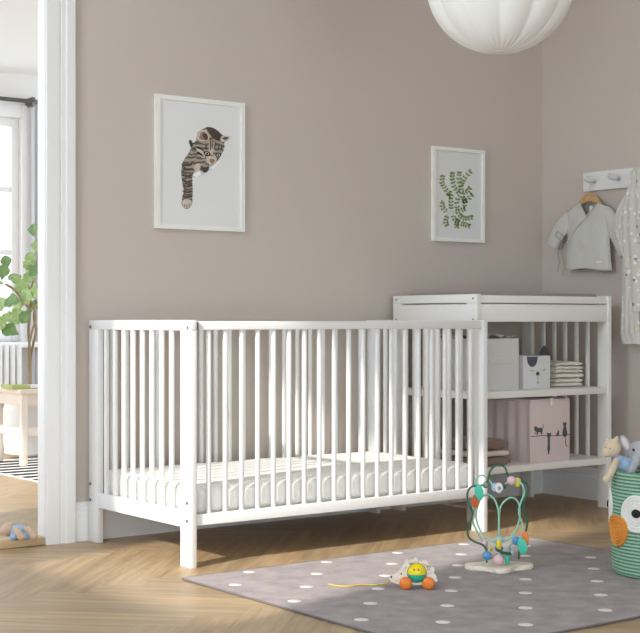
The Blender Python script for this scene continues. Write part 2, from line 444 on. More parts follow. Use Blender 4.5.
def build_floor():
    bm = bmesh.new()
    uvl = bm.loops.layers.uv.new('plank')
    tone = bm.loops.layers.color.new('tone')
    W, L = 0.13, 0.78
    c45 = math.cos(R(45))
    cx, cy = 2.45, 3.7
    rng = random.Random(3)
    def add(x0, y0, x1, y1, horiz):
        g = 0.00025
        t = rng.uniform(0.90, 1.0); warm = rng.uniform(-0.012, 0.012)
        ou, ov = rng.uniform(0, 50), rng.uniform(0, 50)
        vs = []; uvs = []
        for (x, y) in ((x0 + g, y0 + g), (x1 - g, y0 + g), (x1 - g, y1 - g), (x0 + g, y1 - g)):
            X = cx + (x + y) * c45; Y = cy + (-x + y) * c45
            vs.append(bm.verts.new((X, Y, 0)))
            uvs.append((ou + (x - x0), ov + (y - y0)) if horiz else (ou + (y - y0), ov + (x - x0)))
        if max(v.co.x for v in vs) < U_L or min(v.co.x for v in vs) > 6.2 or max(v.co.y for v in vs) < V_F or min(v.co.y for v in vs) > V_FAR:
            for v in vs: bm.verts.remove(v)
            return
        f = bm.faces.new(vs)
        if f.normal.z < 0: f.normal_flip()
        for lp in f.loops:
            i = vs.index(lp.vert)
            lp[uvl].uv = uvs[i]
            lp[tone] = (min(1, t * (1 + warm)), t, t * (1 - warm), 1)
    for i in range(-110, 110):
        for j in range(-14, 15):
            ox, oy = i * W + j * L, i * W - j * L
            add(ox, oy, ox + L, oy + W, True)
            add(ox, oy + W, ox + W, oy + W + L, False)
    for co, no in (((U_L, 0, 0), (-1, 0, 0)), ((6.2, 0, 0), (1, 0, 0)), ((0, V_F, 0), (0, -1, 0)), ((0, V_FAR, 0), (0, 1, 0))):
        bmesh.ops.bisect_plane(bm, geom=list(bm.verts) + list(bm.edges) + list(bm.faces), plane_co=co, plane_no=no, clear_outer=True)
    # the slab under the boards
    n0 = len(bm.faces)
    ret = bmesh.ops.create_cube(bm, size=1.0)
    for v in ret['verts']:
        v.co = Vector(((U_L + 6.2) / 2 + v.co.x * (6.2 - U_L), (V_F + V_FAR) / 2 + v.co.y * (V_FAR - V_F), -0.0515 + v.co.z * 0.1))
    for f in {f for v in ret['verts'] for f in v.link_faces}: f.material_index = 1
    bm.normal_update()
    for f in bm.faces:
        if f.material_index == 0 and f.normal.z < 0: f.normal_flip()
    me = bpy.data.meshes.new('floor'); bm.to_mesh(me); bm.free()
    me.materials.append(M['floor']); me.materials.append(M['oaktrim'])
    o = bpy.data.objects.new('floor', me); COL.objects.link(o)
    struct(o)
build_floor()

w = MB()
w.box(D_IN, U_WALL + WT, V_WALL, V_WALL + WT, 0, CEIL)
w.box(U_L - WT, D_IN - 0.9, V_WALL, V_WALL + WT, 0, CEIL)
w.box(D_IN - 0.9, D_IN, V_WALL, V_WALL + WT, 2.2, CEIL)
struct(w.build('wall_back', M['wall'], smooth=False))
struct(MB().box(U_WALL, U_WALL + WT, V_F, V_WALL, 0, CEIL).build('wall_right', M['wall'], smooth=False))
FILL_GAP3 = (0.2, 3.4, 0.06, 1.5)      # unseen opening added behind the camera for front fill: u0 u1 z0 z1
w = MB()
w.box(U_L - WT, FILL_GAP3[0], V_F - WT, V_F, 0, CEIL); w.box(FILL_GAP3[1], U_WALL, V_F - WT, V_F, 0, CEIL)
w.box(FILL_GAP3[0], FILL_GAP3[1], V_F - WT, V_F, 0, FILL_GAP3[2]); w.box(FILL_GAP3[0], FILL_GAP3[1], V_F - WT, V_F, FILL_GAP3[3], CEIL)
struct(w.build('wall_front', M['whitewall'], smooth=False))
WIN = (2.36, 3.52, 1.54, 2.83)     # opening in the left wall: v0 v1 z0 z1
FILL_GAP2 = (-0.9, 1.3, 0.06, 1.4)  # unseen low opening in the left wall, added for fill light
w = MB()
w.box(U_L - WT, U_L, V_F, FILL_GAP2[0], 0, CEIL)
w.box(U_L - WT, U_L, FILL_GAP2[1], WIN[0], 0, CEIL)
w.box(U_L - WT, U_L, WIN[1], V_WALL, 0, CEIL)
for a in (WIN, FILL_GAP2):
    w.box(U_L - WT, U_L, a[0], a[1], 0, a[2])
    w.box(U_L - WT, U_L, a[0], a[1], a[3], CEIL)
struct(w.build('wall_left', M['whitewall'], smooth=False))
struct(MB().box(U_L - WT, U_WALL + WT, V_F - WT, V_WALL + WT, CEIL, CEIL + 0.08).build('ceiling', M['ceiling'], smooth=False))
struct(MB().box(U_L - WT, 6.2, V_WALL + WT, V_FAR + 0.25, CEIL2, CEIL2 + 0.08).build('ceiling', M['ceiling'], smooth=False))

# far wall of the next room with its window
far0 = plane_v(13, 0, V_FAR).x            # right edge of the glass
def farz(y): return plane_v(10, y, V_FAR).z
GZ0, GZ1 = farz(333), farz(126)
w0, w1 = far0 - 1.25, far0 + 0.055
w = MB()
w.box(1.6, w0, V_FAR, V_FAR + 0.2, 0, CEIL2)
w.box(w1, 6.2, V_FAR, V_FAR + 0.2, 0, CEIL2)
w.box(w0, w1, V_FAR, V_FAR + 0.2, 0, GZ0 - 0.06)
w.box(w0, w1, V_FAR, V_FAR + 0.2, GZ1 + 0.06, CEIL2)
struct(w.build('wall_far', M['whitewall'], smooth=False))
win = bpy.data.objects.new('window_1', None); COL.objects.link(win); win.location = (w0, V_FAR, GZ0); struct(win)
W_, H_ = w1 - w0, GZ1 - GZ0
f = MB()
f.box(0, 0.055, 0.02, 0.1, -0.06, H_ + 0.06, 0.006); f.box(W_ - 0.055, W_, 0.02, 0.1, -0.06, H_ + 0.06, 0.006)
f.box(0.055, W_ - 0.055, 0.02, 0.1, H_, H_ + 0.06, 0.006); f.box(0.055, W_ - 0.055, 0.02, 0.1, -0.06, 0, 0.006)
f.build('window_frame', M['trim'], win)
f = MB()
for yy in (189, 252):
    z = farz(yy) - GZ0
    f.box(0.055, W_ - 0.055, 0.035, 0.085, z - 0.018, z + 0.018, 0.005)
f.box(W_ / 2 - 0.03, W_ / 2 + 0.03, 0.036, 0.084, 0, H_, 0.005)
f.build('glazing_bar', M['trim'], win)
MB().box(0.055, W_ - 0.055, 0.058, 0.062, 0, H_).build('pane', M['glass'], win, smooth=False)
f = MB()
f.box(-0.11, 0, -0.025, 0, -0.09, H_ + 0.15, 0.006); f.box(W_, W_ + 0.11, -0.025, 0, -0.09, H_ + 0.15, 0.006)
f.box(0, W_, -0.025, 0, H_ + 0.06, H_ + 0.15, 0.006)
f.build('casing', M['trim'], win)
MB().box(-0.14, W_ + 0.14, -0.1, 0.02, -0.1, -0.06, 0.006).build('sill', M['trim'], win)

# skirting boards with a moulded top
def skirting(name, p0, p1, nrm):
    p0, p1, nrm = Vector(p0), Vector(p1), Vector(nrm)
    prof = [(0, 0), (0.015, 0), (0.015, 0.100), (0.012, 0.106), (0.012, 0.116), (0.008, 0.120), (0.008, 0.136), (0.004, 0.141), (0, 0.141)]
    m = MB()
    m.prism([p0 + nrm * a + Vector((0, 0, b)) for a, b in prof], p1 - p0)
    struct(m.build(name, M['trim'], angle=25))
skirting('baseboard_back', (D_OUT, V_WALL, 0), (U_WALL, V_WALL, 0), (0, -1, 0))
skirting('baseboard_right', (U_WALL, V_WALL - 0.015, 0), (U_WALL, 0.5, 0), (-1, 0, 0))
skirting('baseboard_far', (1.7, V_FAR, 0), (6.1, V_FAR, 0), (0, -1, 0))

# door casing with grooves, jamb lining
def casing(name, ua, ub, v, sgn):
    prof = [(0, 0), (0, .018), (.004, .022), (.052, .022), (.055, .016), (.060, .016), (.063, .021), (.078, .021), (.081, .026), (.112, .026), (.118, .022), (.118, 0)]
    m = MB()
    d = 1 if ub > ua else -1
    m.prism([(ua + d * a, v + sgn * b, 0) for a, b in prof], (0, 0, 2.3))
    struct(m.build(name, M['trim'], angle=20))
casing('trim_1', D_IN, D_OUT, V_WALL, -1)
casing('trim_2', D_IN + .012, D_OUT + .012, V_WALL + WT, 1)
struct(MB().box(D_IN - 1.018, D_IN - 0.9, V_WALL - .024, V_WALL, 0, 2.3, .004).build('trim_5', M['trim']))
struct(MB().box(D_IN - 0.9, D_IN, V_WALL - .024, V_WALL, 2.2, 2.3, .004).build('trim_6', M['trim']))
struct(MB().box(D_IN - 0.003, D_IN, V_WALL - 0.018, V_WALL + WT + 0.012, 0.029, 2.2, 0.002).build('trim_3', M['trim']))
struct(MB().box(D_IN - 0.9, D_IN - 0.001, V_WALL - 0.016, V_WALL + WT + 0.03, 0.001, 0.028, 0.003).build('trim_4', M['oaktrim']))

# ------------------------------------------------------------------ the cot
C0, C1 = 2.357, 3.663
CV0, CV1 = 3.860, 4.567
cot = thing('baby_cot', 'white slatted baby cot standing against the mauve wall', 'cot', ((C0 + C1) / 2, (CV0 + CV1) / 2, 0))
ox, oy = (C0 + C1) / 2, (CV0 + CV1) / 2
def cb(m, u0, u1, v0, v1, z0, z1, bev=0.002, mi=0): return m.box(u0 - ox, u1 - ox, v0 - oy, v1 - oy, z0, z1, bev, mi)
LT, LW = 0.022, 0.068
ENDTOP = 0.80
for (ua, ub, out) in ((C0, C0 + LT, -1), (C1 - LT, C1, 1)):
    for (va, vb) in ((CV0, CV0 + LW), (CV1 - LW, CV1)):
        leg = cb(MB(), ua, ub, va, vb, 0, 0.766).build('leg', M['cribwhite'], cot)
        vm = (va + vb) / 2 - oy
        vm += 0.022 if vb == CV1 else -0.010
        for z in (0.150, 0.208):
            s = MB()
            uo = (ua if out < 0 else ub) - ox
            s.tube([(uo + out * 0.0022, vm, z), (uo - out * 0.004, vm, z)], 0.0055, 12)
            s.build('screw', M['screw'], leg)
    r = cb(MB(), ua, ub, CV0, CV1, 0.766, ENDTOP).build('end_top_rail', M['cribwhite'], cot)
    for vm in (CV0 + 0.020 - oy, CV1 - 0.012 - oy):
        uo = (ua if out < 0 else ub) - ox
        MB().tube([(uo + out * 0.0022, vm, 0.775), (uo - out * 0.004, vm, 0.775)], 0.006, 12).build('screw', M['screw'], r)
    cb(MB(), ua, ub, CV0 + LW, CV1 - LW, 0.127, 0.180).build('end_bottom_rail', M['cribwhite'], cot)
slat = None
def slat_at(u, v, z0, z1, w=0.008, d=0.007, name='slat'):
    return MB().box(-w, w, -d, d, z0, z1, 0.004, seg=2).build(name, M['cribwhite'], cot, (u - ox, v - oy, 0))
proto = None
for uu in (C0 + LT / 2, C1 - LT / 2):
    for k in range(8):
        v = 4.0 + k * 0.0649
        if proto is None: proto = slat_at(uu, v, 0.178, 0.768, 0.007, 0.009)
        else: copy_part(proto, cot, (uu - ox, v - oy, 0))
SR = 0.024
proto = None
for vv in (CV0 + 0.020, CV1 - 0.020):
    a, b = vv - SR / 2, vv + SR / 2
    cb(MB(), C0 + LT, C1 - LT, a, b, 0.768, 0.796).build('side_top_rail', M['cribwhite'], cot)
    cb(MB(), C0 + LT, C1 - LT, a, b, 0.134, 0.170).build('side_bottom_rail', M['cribwhite'], cot)
    for k in range(19):
        u = 2.436 + k * 0.0643
        if proto is None: proto = slat_at(u, vv, 0.168, 0.770, 0.0072, 0.007)
        else: copy_part(proto, cot, (u - ox, vv - oy, 0))
for uo in (C0 + LT + 0.001, ):
    MB().box(uo - ox, uo - ox + 0.006, CV0 + 0.001 - oy, CV0 + 0.0075 - oy, 0.768, 0.793, 0.001).build('bracket', M['screw'], cot)
b = MB()
cb(b, C0 + LT, C1 - LT, CV0 + 0.05, CV0 + 0.08, 0.128, 0.150); cb(b, C0 + LT, C1 - LT, CV1 - 0.08, CV1 - 0.05, 0.128, 0.150)
for k in range(13):
    u = C0 + 0.05 + k * 0.093
    cb(b, u, u + 0.06, CV0 + 0.04, CV1 - 0.04, 0.150, 0.160)
b.build('slatted_base', M['cribwhite'], cot)

# mattress with fitted sheet
ma = MB()
ml, mw, mh = (C1 - C0 - 2 * LT - 0.012), (CV1 - CV0 - 0.075), 0.098
N1, N2 = 90, 44
ma.box(-ml / 2, ml / 2, -mw / 2, mw / 2, 0, mh, 0.03, seg=5)
bmesh.ops.subdivide_edges(ma.bm, edges=[e for e in ma.bm.edges if e.calc_length() > 0.3], cuts=40, use_grid_fill=True)
def wr(co):
    n = noise.noise(Vector((co.x * 7, co.y * 6, co.z * 30))) * 0.003
    sd = max(0, 1 - abs(co.z - mh * .5) / (mh * .5))
    p = math.sin(co.x * 46 + 2 * noise.noise(Vector((co.x * 5, 0, 0)))) * 0.003 * sd if abs(co.y) > mw / 2 - 0.02 else 0
    if abs(co.x) > ml / 2 - 0.004: p = 0; n *= 0.2
    return (co.x, co.y + math.copysign(p, co.y), max(co.z, 0) + (n + 0.002 if co.z > mh * .6 else 0))
ma.move(wr)
mt = ma.build('mattress', M['sheet'], None, (ox, oy, 0.1605), angle=60)
tag(mt, 'white mattress with a fitted sheet lying inside the slatted cot', 'mattress')

# ------------------------------------------------------------------ changing table
T0, T1, TV0, TV1 = 3.776, 4.556, 4.040, 4.555
tx, ty = (T0 + T1) / 2, (TV0 + TV1) / 2
tbl = thing('changing_table', 'white open-shelf changing table in the corner right of the cot', 'changing table', (tx, ty, 0))
def tb(m, u0, u1, v0, v1, z0, z1, bev=0.002): return m.box(u0 - tx, u1 - tx, v0 - ty, v1 - ty, z0, z1, bev)
TT, TW = 0.022, 0.060
TZ = 0.902
tproto = None
for (ua, ub, out) in ((T0, T0 + TT, -1), (T1 - TT, T1, 1)):
    for (va, vb) in ((TV0, TV0 + TW), (TV1 - TW, TV1)):
        leg = tb(MB(), ua, ub, va, vb, 0, 0.792).build('leg', M['tablewhite'], tbl)
        uo = (ua if out < 0 else ub) - tx
        for z in (0.50,):
            MB().tube([(uo + out * 0.0015, (va + vb) / 2 - ty, z), (uo - out * 0.003, (va + vb) / 2 - ty, z)], 0.004, 10).build('screw', M['screw'], leg)
    p = MB()
    tb(p, ua, ub, TV0, TV1, 0.792, 0.862); tb(p, ua, ub, TV0, TV1, 0.868, TZ)
    tb(p, ua, ub, TV0, TV0 + 0.06, 0.861, 0.869, 0); tb(p, ua, ub, TV1 - 0.05, TV1, 0.861, 0.869, 0)
    pan = p.build('side_panel', M['tablewhite'], tbl)
    uo = (ua if out < 0 else ub) - tx
    for vm in (TV0 + 0.022, TV1 - 0.022):
        for z in (0.802, 0.885):
            MB().tube([(uo + out * 0.0015, vm - ty, z), (uo - out * 0.003, vm - ty, z)], 0.004, 10).build('screw', M['screw'], pan)
    for (z0, z1) in ((0.487, 0.515), (0.187, 0.215)):
        tb(MB(), ua, ub, TV0 + TW, TV1 - TW, z0, z1).build('side_rail', M['tablewhite'], tbl)
    span = TV1 - TV0 - 2 * TW
    for k in range(5):
        v = TV0 + TW + span * (k + 1) / 6
        uc = (ua + ub) / 2
        if tproto is None:
            tproto = MB().box(-0.007, 0.007, -0.009, 0.009, 0.19, 0.794, 0.004).build('slat', M['tablewhite'], tbl, (uc - tx, v - ty, 0))
        else: copy_part(tproto, tbl, (uc - tx, v - ty, 0))
tb(MB(), T0 + TT, T1 - TT, TV0 + 0.006, TV0 + 0.026, 0.868, 0.898).build('front_top_rail', M['tablewhite'], tbl)
tb(MB(), T0 + TT, T1 - TT, TV0 + 0.004, TV0 + 0.024, 0.793, 0.863).build('front_apron', M['tablewhite'], tbl)
tb(MB(), T0 + TT, T1 - TT, TV1 - 0.024, TV1 - 0.004, 0.793, 0.898).build('back_apron', M['tablewhite'], tbl)
tb(MB(), T0 + TT, T1 - TT, TV0 + 0.026, TV1 - 0.024, 0.850, 0.866).build('table_top', M['tablewhite'], tbl)
for (z0, z1) in ((0.487, 0.515), (0.187, 0.215)):
    tb(MB(), T0 + TT, T1 - TT, TV0 + 0.006, TV1 - 0.02, z0, z1, 0.003).build('shelf', M['tablewhite'], tbl)
pad = MB()
pad.box(-0.345, 0.345, -0.225, 0.225, 0, 0.044, 0.016, seg=4)
pd = tag(pad.build('changing_mat', M['padgrey'], None, (tx, ty, 0.8665)), 'thin grey changing mat lying on top of the changing table', 'changing mat')

# --- upper shelf: grey fabric box
S1 = 0.5155
gx0, gx1, gv0, gv1, gh = 3.835, 4.056, 4.090, 4.410, 0.210
g = thing('storage_box', 'tall plain grey fabric box on upper shelf, left of the dog-faced box', 'box', ((gx0 + gx1) / 2, (gv0 + gv1) / 2, S1), group=None)
hw, hd = (gx1 - gx0) / 2, (gv1 - gv0) / 2
bx = MB()
t = 0.006
bx.box(-hw, hw, -hd, hd, 0, t, 0); bx.box(-hw, hw, -hd, -hd + t, t, gh, 0.002); bx.box(-hw, hw, hd - t, hd, t, gh, 0.002)
bx.box(-hw, -hw + t, -hd + t, hd - t, t, gh, 0.002); bx.box(hw - t, hw, -hd + t, hd - t, t, gh, 0.002)
bx.build('body', M['boxgrey'], g)
h = MB()
h.box(-hw + 0.02, hw - 0.045, -hd - 0.004, -hd, 0.106, 0.134, 0.002)
h.build('handle_pocket', M['boxgrey'], g)
def drape(name, m, w_, d_, loc, seed, amp=0.012, base=0.0):
    mm = MB()
    def f(a, b):
        x = (a - .5) * w_; y = (b - .5) * d_
        z = base + amp * (1 + noise.noise(Vector((x * 16 + seed, y * 16, seed)))) + 0.5 * amp * noise.noise(Vector((x * 40, y * 40 + seed, 1)))
        return (x + 0.01 * noise.noise(Vector((seed, y * 20, 2))), y, z)
    mm.grid(28, 28, f)
    o = mm.build(name, m, None, loc, angle=80); solid(o, 0.004)
    return o
fill = MB()
def ff(a, b):
    x = (a - .5) * (2 * hw - 0.016); y = (b - .5) * (2 * hd - 0.016)
    e = min(a, 1 - a, b, 1 - b)
    z = 0.018 + 0.015 * noise.noise(Vector((x * 22, y * 9, 4))) + 0.012 * noise.noise(Vector((x * 50, y * 20, 9))) + 0.004
    return (x, y, z)
fill.grid(30, 34, ff)
fill.grid(1, 1, lambda a, b: ((a - .5) * (2 * hw - 0.03), (b - .5) * (2 * hd - 0.03), -0.19))
fb = MB()
rings = []
for (z, s_) in ((0, .96), (0.08, .97), (0.17, .965), (0.196, .95)):
    rings.append([Vector((x * s_, y * s_, z)) for (x, y) in ((-hw + .008, -hd + .008), (hw - .008, -hd + .008), (hw - .008, hd - .008), (-hw + .008, hd - .008))])
fill.bm.free()
fb.loft(rings)
fb.grid(30, 34, lambda a, b: ((a - .5) * (2 * hw - 0.018), (b - .5) * (2 * hd - 0.018), 0.212 + 0.017 * noise.noise(Vector((a * 4.2, b * 3, 4))) + 0.012 * noise.noise(Vector((a * 11, b * 5, 9)))))
fo = fb.build('folded_cloth', M['cream'], None, ((gx0 + gx1) / 2, (gv0 + gv1) / 2, S1 + 0.0065), angle=80)
tag(fo, 'rumpled cream cloths heaped in the tall grey fabric box', 'cloth')

# --- dog faced box
dx0, dx1, dv0, dv1, dh = 4.098, 4.256, 4.108, 4.25, 0.136
dcx, dcy = (dx0 + dx1) / 2, (dv0 + dv1) / 2
dg = thing('storage_box', 'small pale grey box with sleepy dog face and one dark ear raised', 'box', (dcx, dcy, S1))
hw, hd = (dx1 - dx0) / 2, (dv1 - dv0) / 2
bx = MB()
bx.box(-hw, hw, -hd, hd, 0, t, 0); bx.box(-hw, hw, -hd, -hd + t, t, dh, 0.002); bx.box(-hw, hw, hd - t, hd, t, dh, 0.002)
bx.box(-hw, -hw + t, -hd + t, hd - t, t, dh, 0.002); bx.box(hw - t, hw, -hd + t, hd - t, t, dh, 0.002)
def dpx(x, y, off=0.0008):
    p = plane_v(x, y, dv0); return Vector((p.x - dcx, -hd - off, p.z - S1))
def disc_on(mb, c, rx, rz, mi, y, n=18, a0=0, a1=2 * PI):
    pts = [Vector((c.x + rx * math.cos(a0 + (a1 - a0) * k / n), y, c.z + rz * math.sin(a0 + (a1 - a0) * k / n))) for k in range(n + (0 if a1 - a0 > 6.2 else 1))]
    mb.prism(pts, (0, -0.0008, 0), mi)
c = dpx(537.7, 373.6); disc_on(bx, c, 0.0105, 0.008, 1, -hd)
for (a, b_, dd) in (((530.5, 370), (533.5, 370.6), -1), ((542, 370), (545.5, 369), -1)):
    p, q = dpx(*a), dpx(*b_)
    bx.tube(smooth_path([p, (p + q) / 2 + Vector((0, 0, -0.003)), q], 5), 0.0011, 6, 1)
p = dpx(537.7, 376); q = dpx(537.9, 382.5)
bx.tube([p, q], 0.0008, 6, 1)
bx.tube(smooth_path([q + Vector((-.007, 0, 0.001)), q + Vector((-.003, 0, -.0025)), q + Vector((.002, 0, -.003)), q + Vector((.006, 0, 0))], 4), 0.0009, 6, 1)
bx.build('body', [M['boxcat'], M['ink']], dg)
e = MB()
c = dpx(532, 356.6)
e.prism([Vector((c.x + 0.030 * math.cos(a), -hd, c.z - 0.0005 + 0.042 * math.sin(a))) for a in [PI + PI * k / 16 for k in range(17)]], (0, -0.003, 0))
e.build('ear', M['ink'], dg)
e = MB()
c = plane_v(544, 356.5, dv1); c = Vector((c.x - dcx - 0.0, hd, dh))
e.prism([Vector((c.x + 0.030 * math.cos(a) * (1 - .35 * math.sin(a)), hd - 0.005, dh - 0.002 + 0.040 * math.sin(a))) for a in [PI * k / 16 for k in range(17)]], (0, 0.004, 0))
e.build('ear', M['ink'], dg)

# --- stack of muslin cloths
sx0, sx1, sv0, sv1 = 4.335, 4.508, 4.150, 4.335
def folded(name, mm, w_, d_, h_, loc, seed, layers=2, rot=0.0, warp=0.0):
    """a folded cloth: layers joined by a rounded fold at the right side"""
    m_ = MB()
    ht = h_ / layers
    for L_ in range(layers):
        rings = []
        nn = 30
        for i in range(nn + 1):
            a = .5 - .5 * math.cos(PI * i / nn)
            x = (a - .5) * w_
            e_ = max(.3 if layers > 1 or warp else .72, min(1, min(a, 1 - a) * w_ / (ht * .5)) ** 0.5)
            wob = 0.0018 * noise.noise(Vector((x * 30, L_ * 3.1, seed)))
            ring = []
            for k in range(24):
                an = 2 * PI * k / 24
                ca, sa = math.cos(an), math.sin(an)
                yy = math.copysign(abs(ca) ** (0.45 if warp else .3), ca) * (d_ / 2 + 0.003 * noise.noise(Vector((L_ * 7 + seed, x * 20, 0))))
                zz = ht * (L_ + .5) + wob * math.copysign(1, 1) * 0 + math.copysign(abs(sa) ** (0.5 if warp else .4), sa) * ht * 0.5 * e_
                ring.append(Vector((x + 0.004 * noise.noise(Vector((L_ * 5 + seed, yy * 14, 3))), yy, zz + (wob if 0 < L_ else abs(wob)))))
            rings.append(ring)
        m_.loft(rings)
    if warp:
        def wf(c):
            Zg = c.z + loc[2] - S1
            env = min(1, Zg / .02)
            return (c.x + warp * .8 * noise.noise(Vector((c.y * 8, Zg * 60, 7))), c.y + warp * .8 * noise.noise(Vector((c.x * 10, Zg * 60, 2))),
                    c.z + env * warp * (noise.noise(Vector((c.x * 16, Zg * 22, 5))) + .6 * noise.noise(Vector((c.x * 34, Zg * 30, 9)))))
        m_.move(wf)
    o = m_.build(name, mm, None, loc, angle=70)
    o.rotation_euler = (0, 0, rot)
    return o
labs = ['cream muslin cloth folded at the bottom of the cloth stack on the upper shelf', 'second cream muslin cloth from the bottom of the upper-shelf stack',
        'third cream muslin cloth from the bottom of the upper-shelf stack', 'topmost cream muslin cloth of the folded stack on the upper shelf']
z = S1
for k, (hh, nl) in enumerate(((0.036, 2), (0.019, 1), (0.030, 2), (0.017, 1))):
    o = folded('folded_cloth', M['cream'], (sx1 - sx0) - 0.008 * ((k + 1) % 2), sv1 - sv0 - 0.01, hh, ((sx0 + sx1) / 2 - 0.004 * (k == 3) + 0.003 * (k % 2), (sv0 + sv1) / 2, z), 3.3 * k + 1, nl, warp=0.0055)
    tag(o, labs[k], 'cloth', 'cream cloths stacked on the upper shelf'); z += hh + .0012
# --- lower shelf: pink box with cats on a branch
S2 = 0.2155
px0, px1, pv0, pv1, ph = 4.100, 4.334, 4.072, 4.44, 0.250
pcx, pcy = (px0 + px1) / 2, (pv0 + pv1) / 2
pk = thing('storage_box', 'large pink fabric box printed with dark cats on a branch, lower shelf', 'box', (pcx, pcy, S2))
hw, hd = (px1 - px0) / 2, (pv1 - pv0) / 2
bx = MB()
bx.box(-hw, hw, -hd, hd, 0, t, 0); bx.box(-hw, hw, -hd, -hd + t, t, ph, 0.002); bx.box(-hw, hw, hd - t, hd, t, ph, 0.002)
bx.box(hw - t, hw, -hd + t, hd - t, t, ph, 0.002)
bx.grid(60, 6, lambda a, b_: (-hw - 0.0015 + 0.0035 * math.sin(a * 34) * (math.sin(PI * b_) ** .5 if 0 < b_ < 1 else 0), -hd + t + a * (2 * hd - 2 * t), t + b_ * (ph - t)))
bx.box(-hw + 0.003, -hw + t + 0.002, -hd + t, hd - t, t, ph, 0.001)
def ppx(a, b_):      # drawing coordinates measured on an enlargement of the front
    p = plane_v(480 + a / 5.333, 400 + b_ / 5.333, pv0); return Vector((p.x - pcx, -hd, p.z - S2))
def shape(pts): bx.prism([ppx(*q) for q in pts], (0, -0.0008, 0), 1)
def line(pts, r=0.0012): bx.tube([q + Vector((0, -0.0003, 0)) for q in smooth_path([ppx(*q) for q in pts], 5)], r, 6, 1)
line([(269, 195), (300, 193), (335, 189), (365, 193), (400, 190), (440, 188), (482, 183)], 0.0016)
shape([(290, 150), (288, 140), (293, 143), (299, 138), (303, 145), (312, 150), (326, 146), (334, 154), (332, 170), (330, 186), (326, 186), (324, 172), (310, 172), (306, 188), (302, 188), (301, 170), (294, 166), (289, 158)])
line([(331, 156), (335, 146), (337, 130)])
line([(296, 168), (291, 186)], 0.0012)
shape([(356, 192), (357, 172), (361, 177), (372, 177), (377, 172), (379, 192), (373, 196), (372, 240), (373, 262), (370, 275), (367, 292), (364, 292), (361, 275), (359, 262), (361, 240), (361, 196)])
shape([(404, 193), (408, 180), (414, 168), (419, 161), (424, 164), (420, 172), (422, 182), (416, 192)])
shape([(440, 190), (440, 172), (444, 150), (446, 138), (443, 128), (444, 115), (449, 121), (455, 121), (460, 115), (461, 128), (457, 138), (460, 150), (465, 172), (464, 189), (455, 196), (448, 196)])
line([(453, 194), (455, 215), (457, 235), (463, 250)], 0.0016)
bx.build('body', [M['boxpink'], M['ink']], pk)
MB().box(-hw + 0.004, hw + 0.002, -hd + 0.002, hd, ph, ph + 0.008, 0.003).build('lid', M['boxpink'], pk)
q = plane_v(551.5, 401, pv0)
tg = MB()
tg.grid(4, 10, lambda a, b_: (q.x - pcx - 0.010 + a * 0.020, -hd - 0.0022 + (0.030 * max(0, .45 - b_)), ph + 0.012 - max(0, b_ - .45) * 0.055 - .0015))
so = tg.build('pull_tab', M['cream'], pk); solid(so, 0.003)

# --- folded blankets at the left of the lower shelf
z = S2
for k, (mm, hh, lab) in enumerate(((M['brown'], 0.034, 'taupe knitted blanket folded at the bottom of the lower-shelf stack'),
                                   (M['offwhite'], 0.026, 'off-white knitted blanket folded between the two taupe blankets'),
                                   (M['brown'], 0.042, 'taupe knitted blanket folded on top of the lower-shelf stack'))):
    o = folded('folded_blanket', mm, 0.176 + 0.004 * (k == 0), 0.24 - 0.008 * k, hh, (3.895 - 0.002 * k, 4.185, z), 11.0 * k + 5, 1 if k != 2 else 1)
    tag(o, lab, 'blanket', 'blankets folded on the lower shelf'); z += hh + 0.002

# ------------------------------------------------------------------ pendant lamp
LP = at_depth(500, -22, 4.667)
LA = math.atan2(-LP.y, -LP.x)
lamp = thing('pendant_lamp', 'large round white fabric pendant lamp hanging from the ceiling', 'lamp', (LP.x, LP.y, 0))
def lobes(r, z, a):
    k = 12
    c_ = abs(math.sin(k / 2 * (a - LA)))
    near = max(0.0, 1 - r / 0.16)
    g = 0.0
    if near > 0:
        g = 0.006 * near * math.sin(a * 36) * (r / 0.05 if r < 0.05 else 1)
    return r * (0.935 + 0.065 * c_ ** 0.75) + g
prof = [(0.0, -0.2470), (0.030, -0.2472), (0.040, -0.2470), (0.050, -0.2465)]
for k in range(1, 29):
    a = -PI / 2 + 0.22 + (PI - 0.44) * k / 29
    prof.append((0.254 * math.cos(a), 0.251 * math.sin(a)))
prof += [(0.05, 0.246), (0.035, 0.248)]
m_ = MB()
N = 192
m_.lathe(prof, N, (0, 0, 0), 0, lobes)
m_.build('lamp_shade', M['shade'], lamp, (0, 0, LP.z), angle=80)
MB().lathe([(0.0, -0.2495), (0.026, -0.2495), (0.031, -0.2485), (0.033, -0.2465), (0.0, -0.2465)], 32).build('bottom_ring', M['shade'], lamp, (0, 0, LP.z))
MB().tube([(0, 0, LP.z + 0.24), (0, 0, CEIL - 0.03)], 0.0035, 8).build('cord', M['cord'], lamp)
MB().lathe([(0, -0.05), (0.02, -0.05), (0.045, -0.03), (0.05, 0), (0, 0)], 24, (0, 0, CEIL)).build('ceiling_rose', M['cord'], lamp)

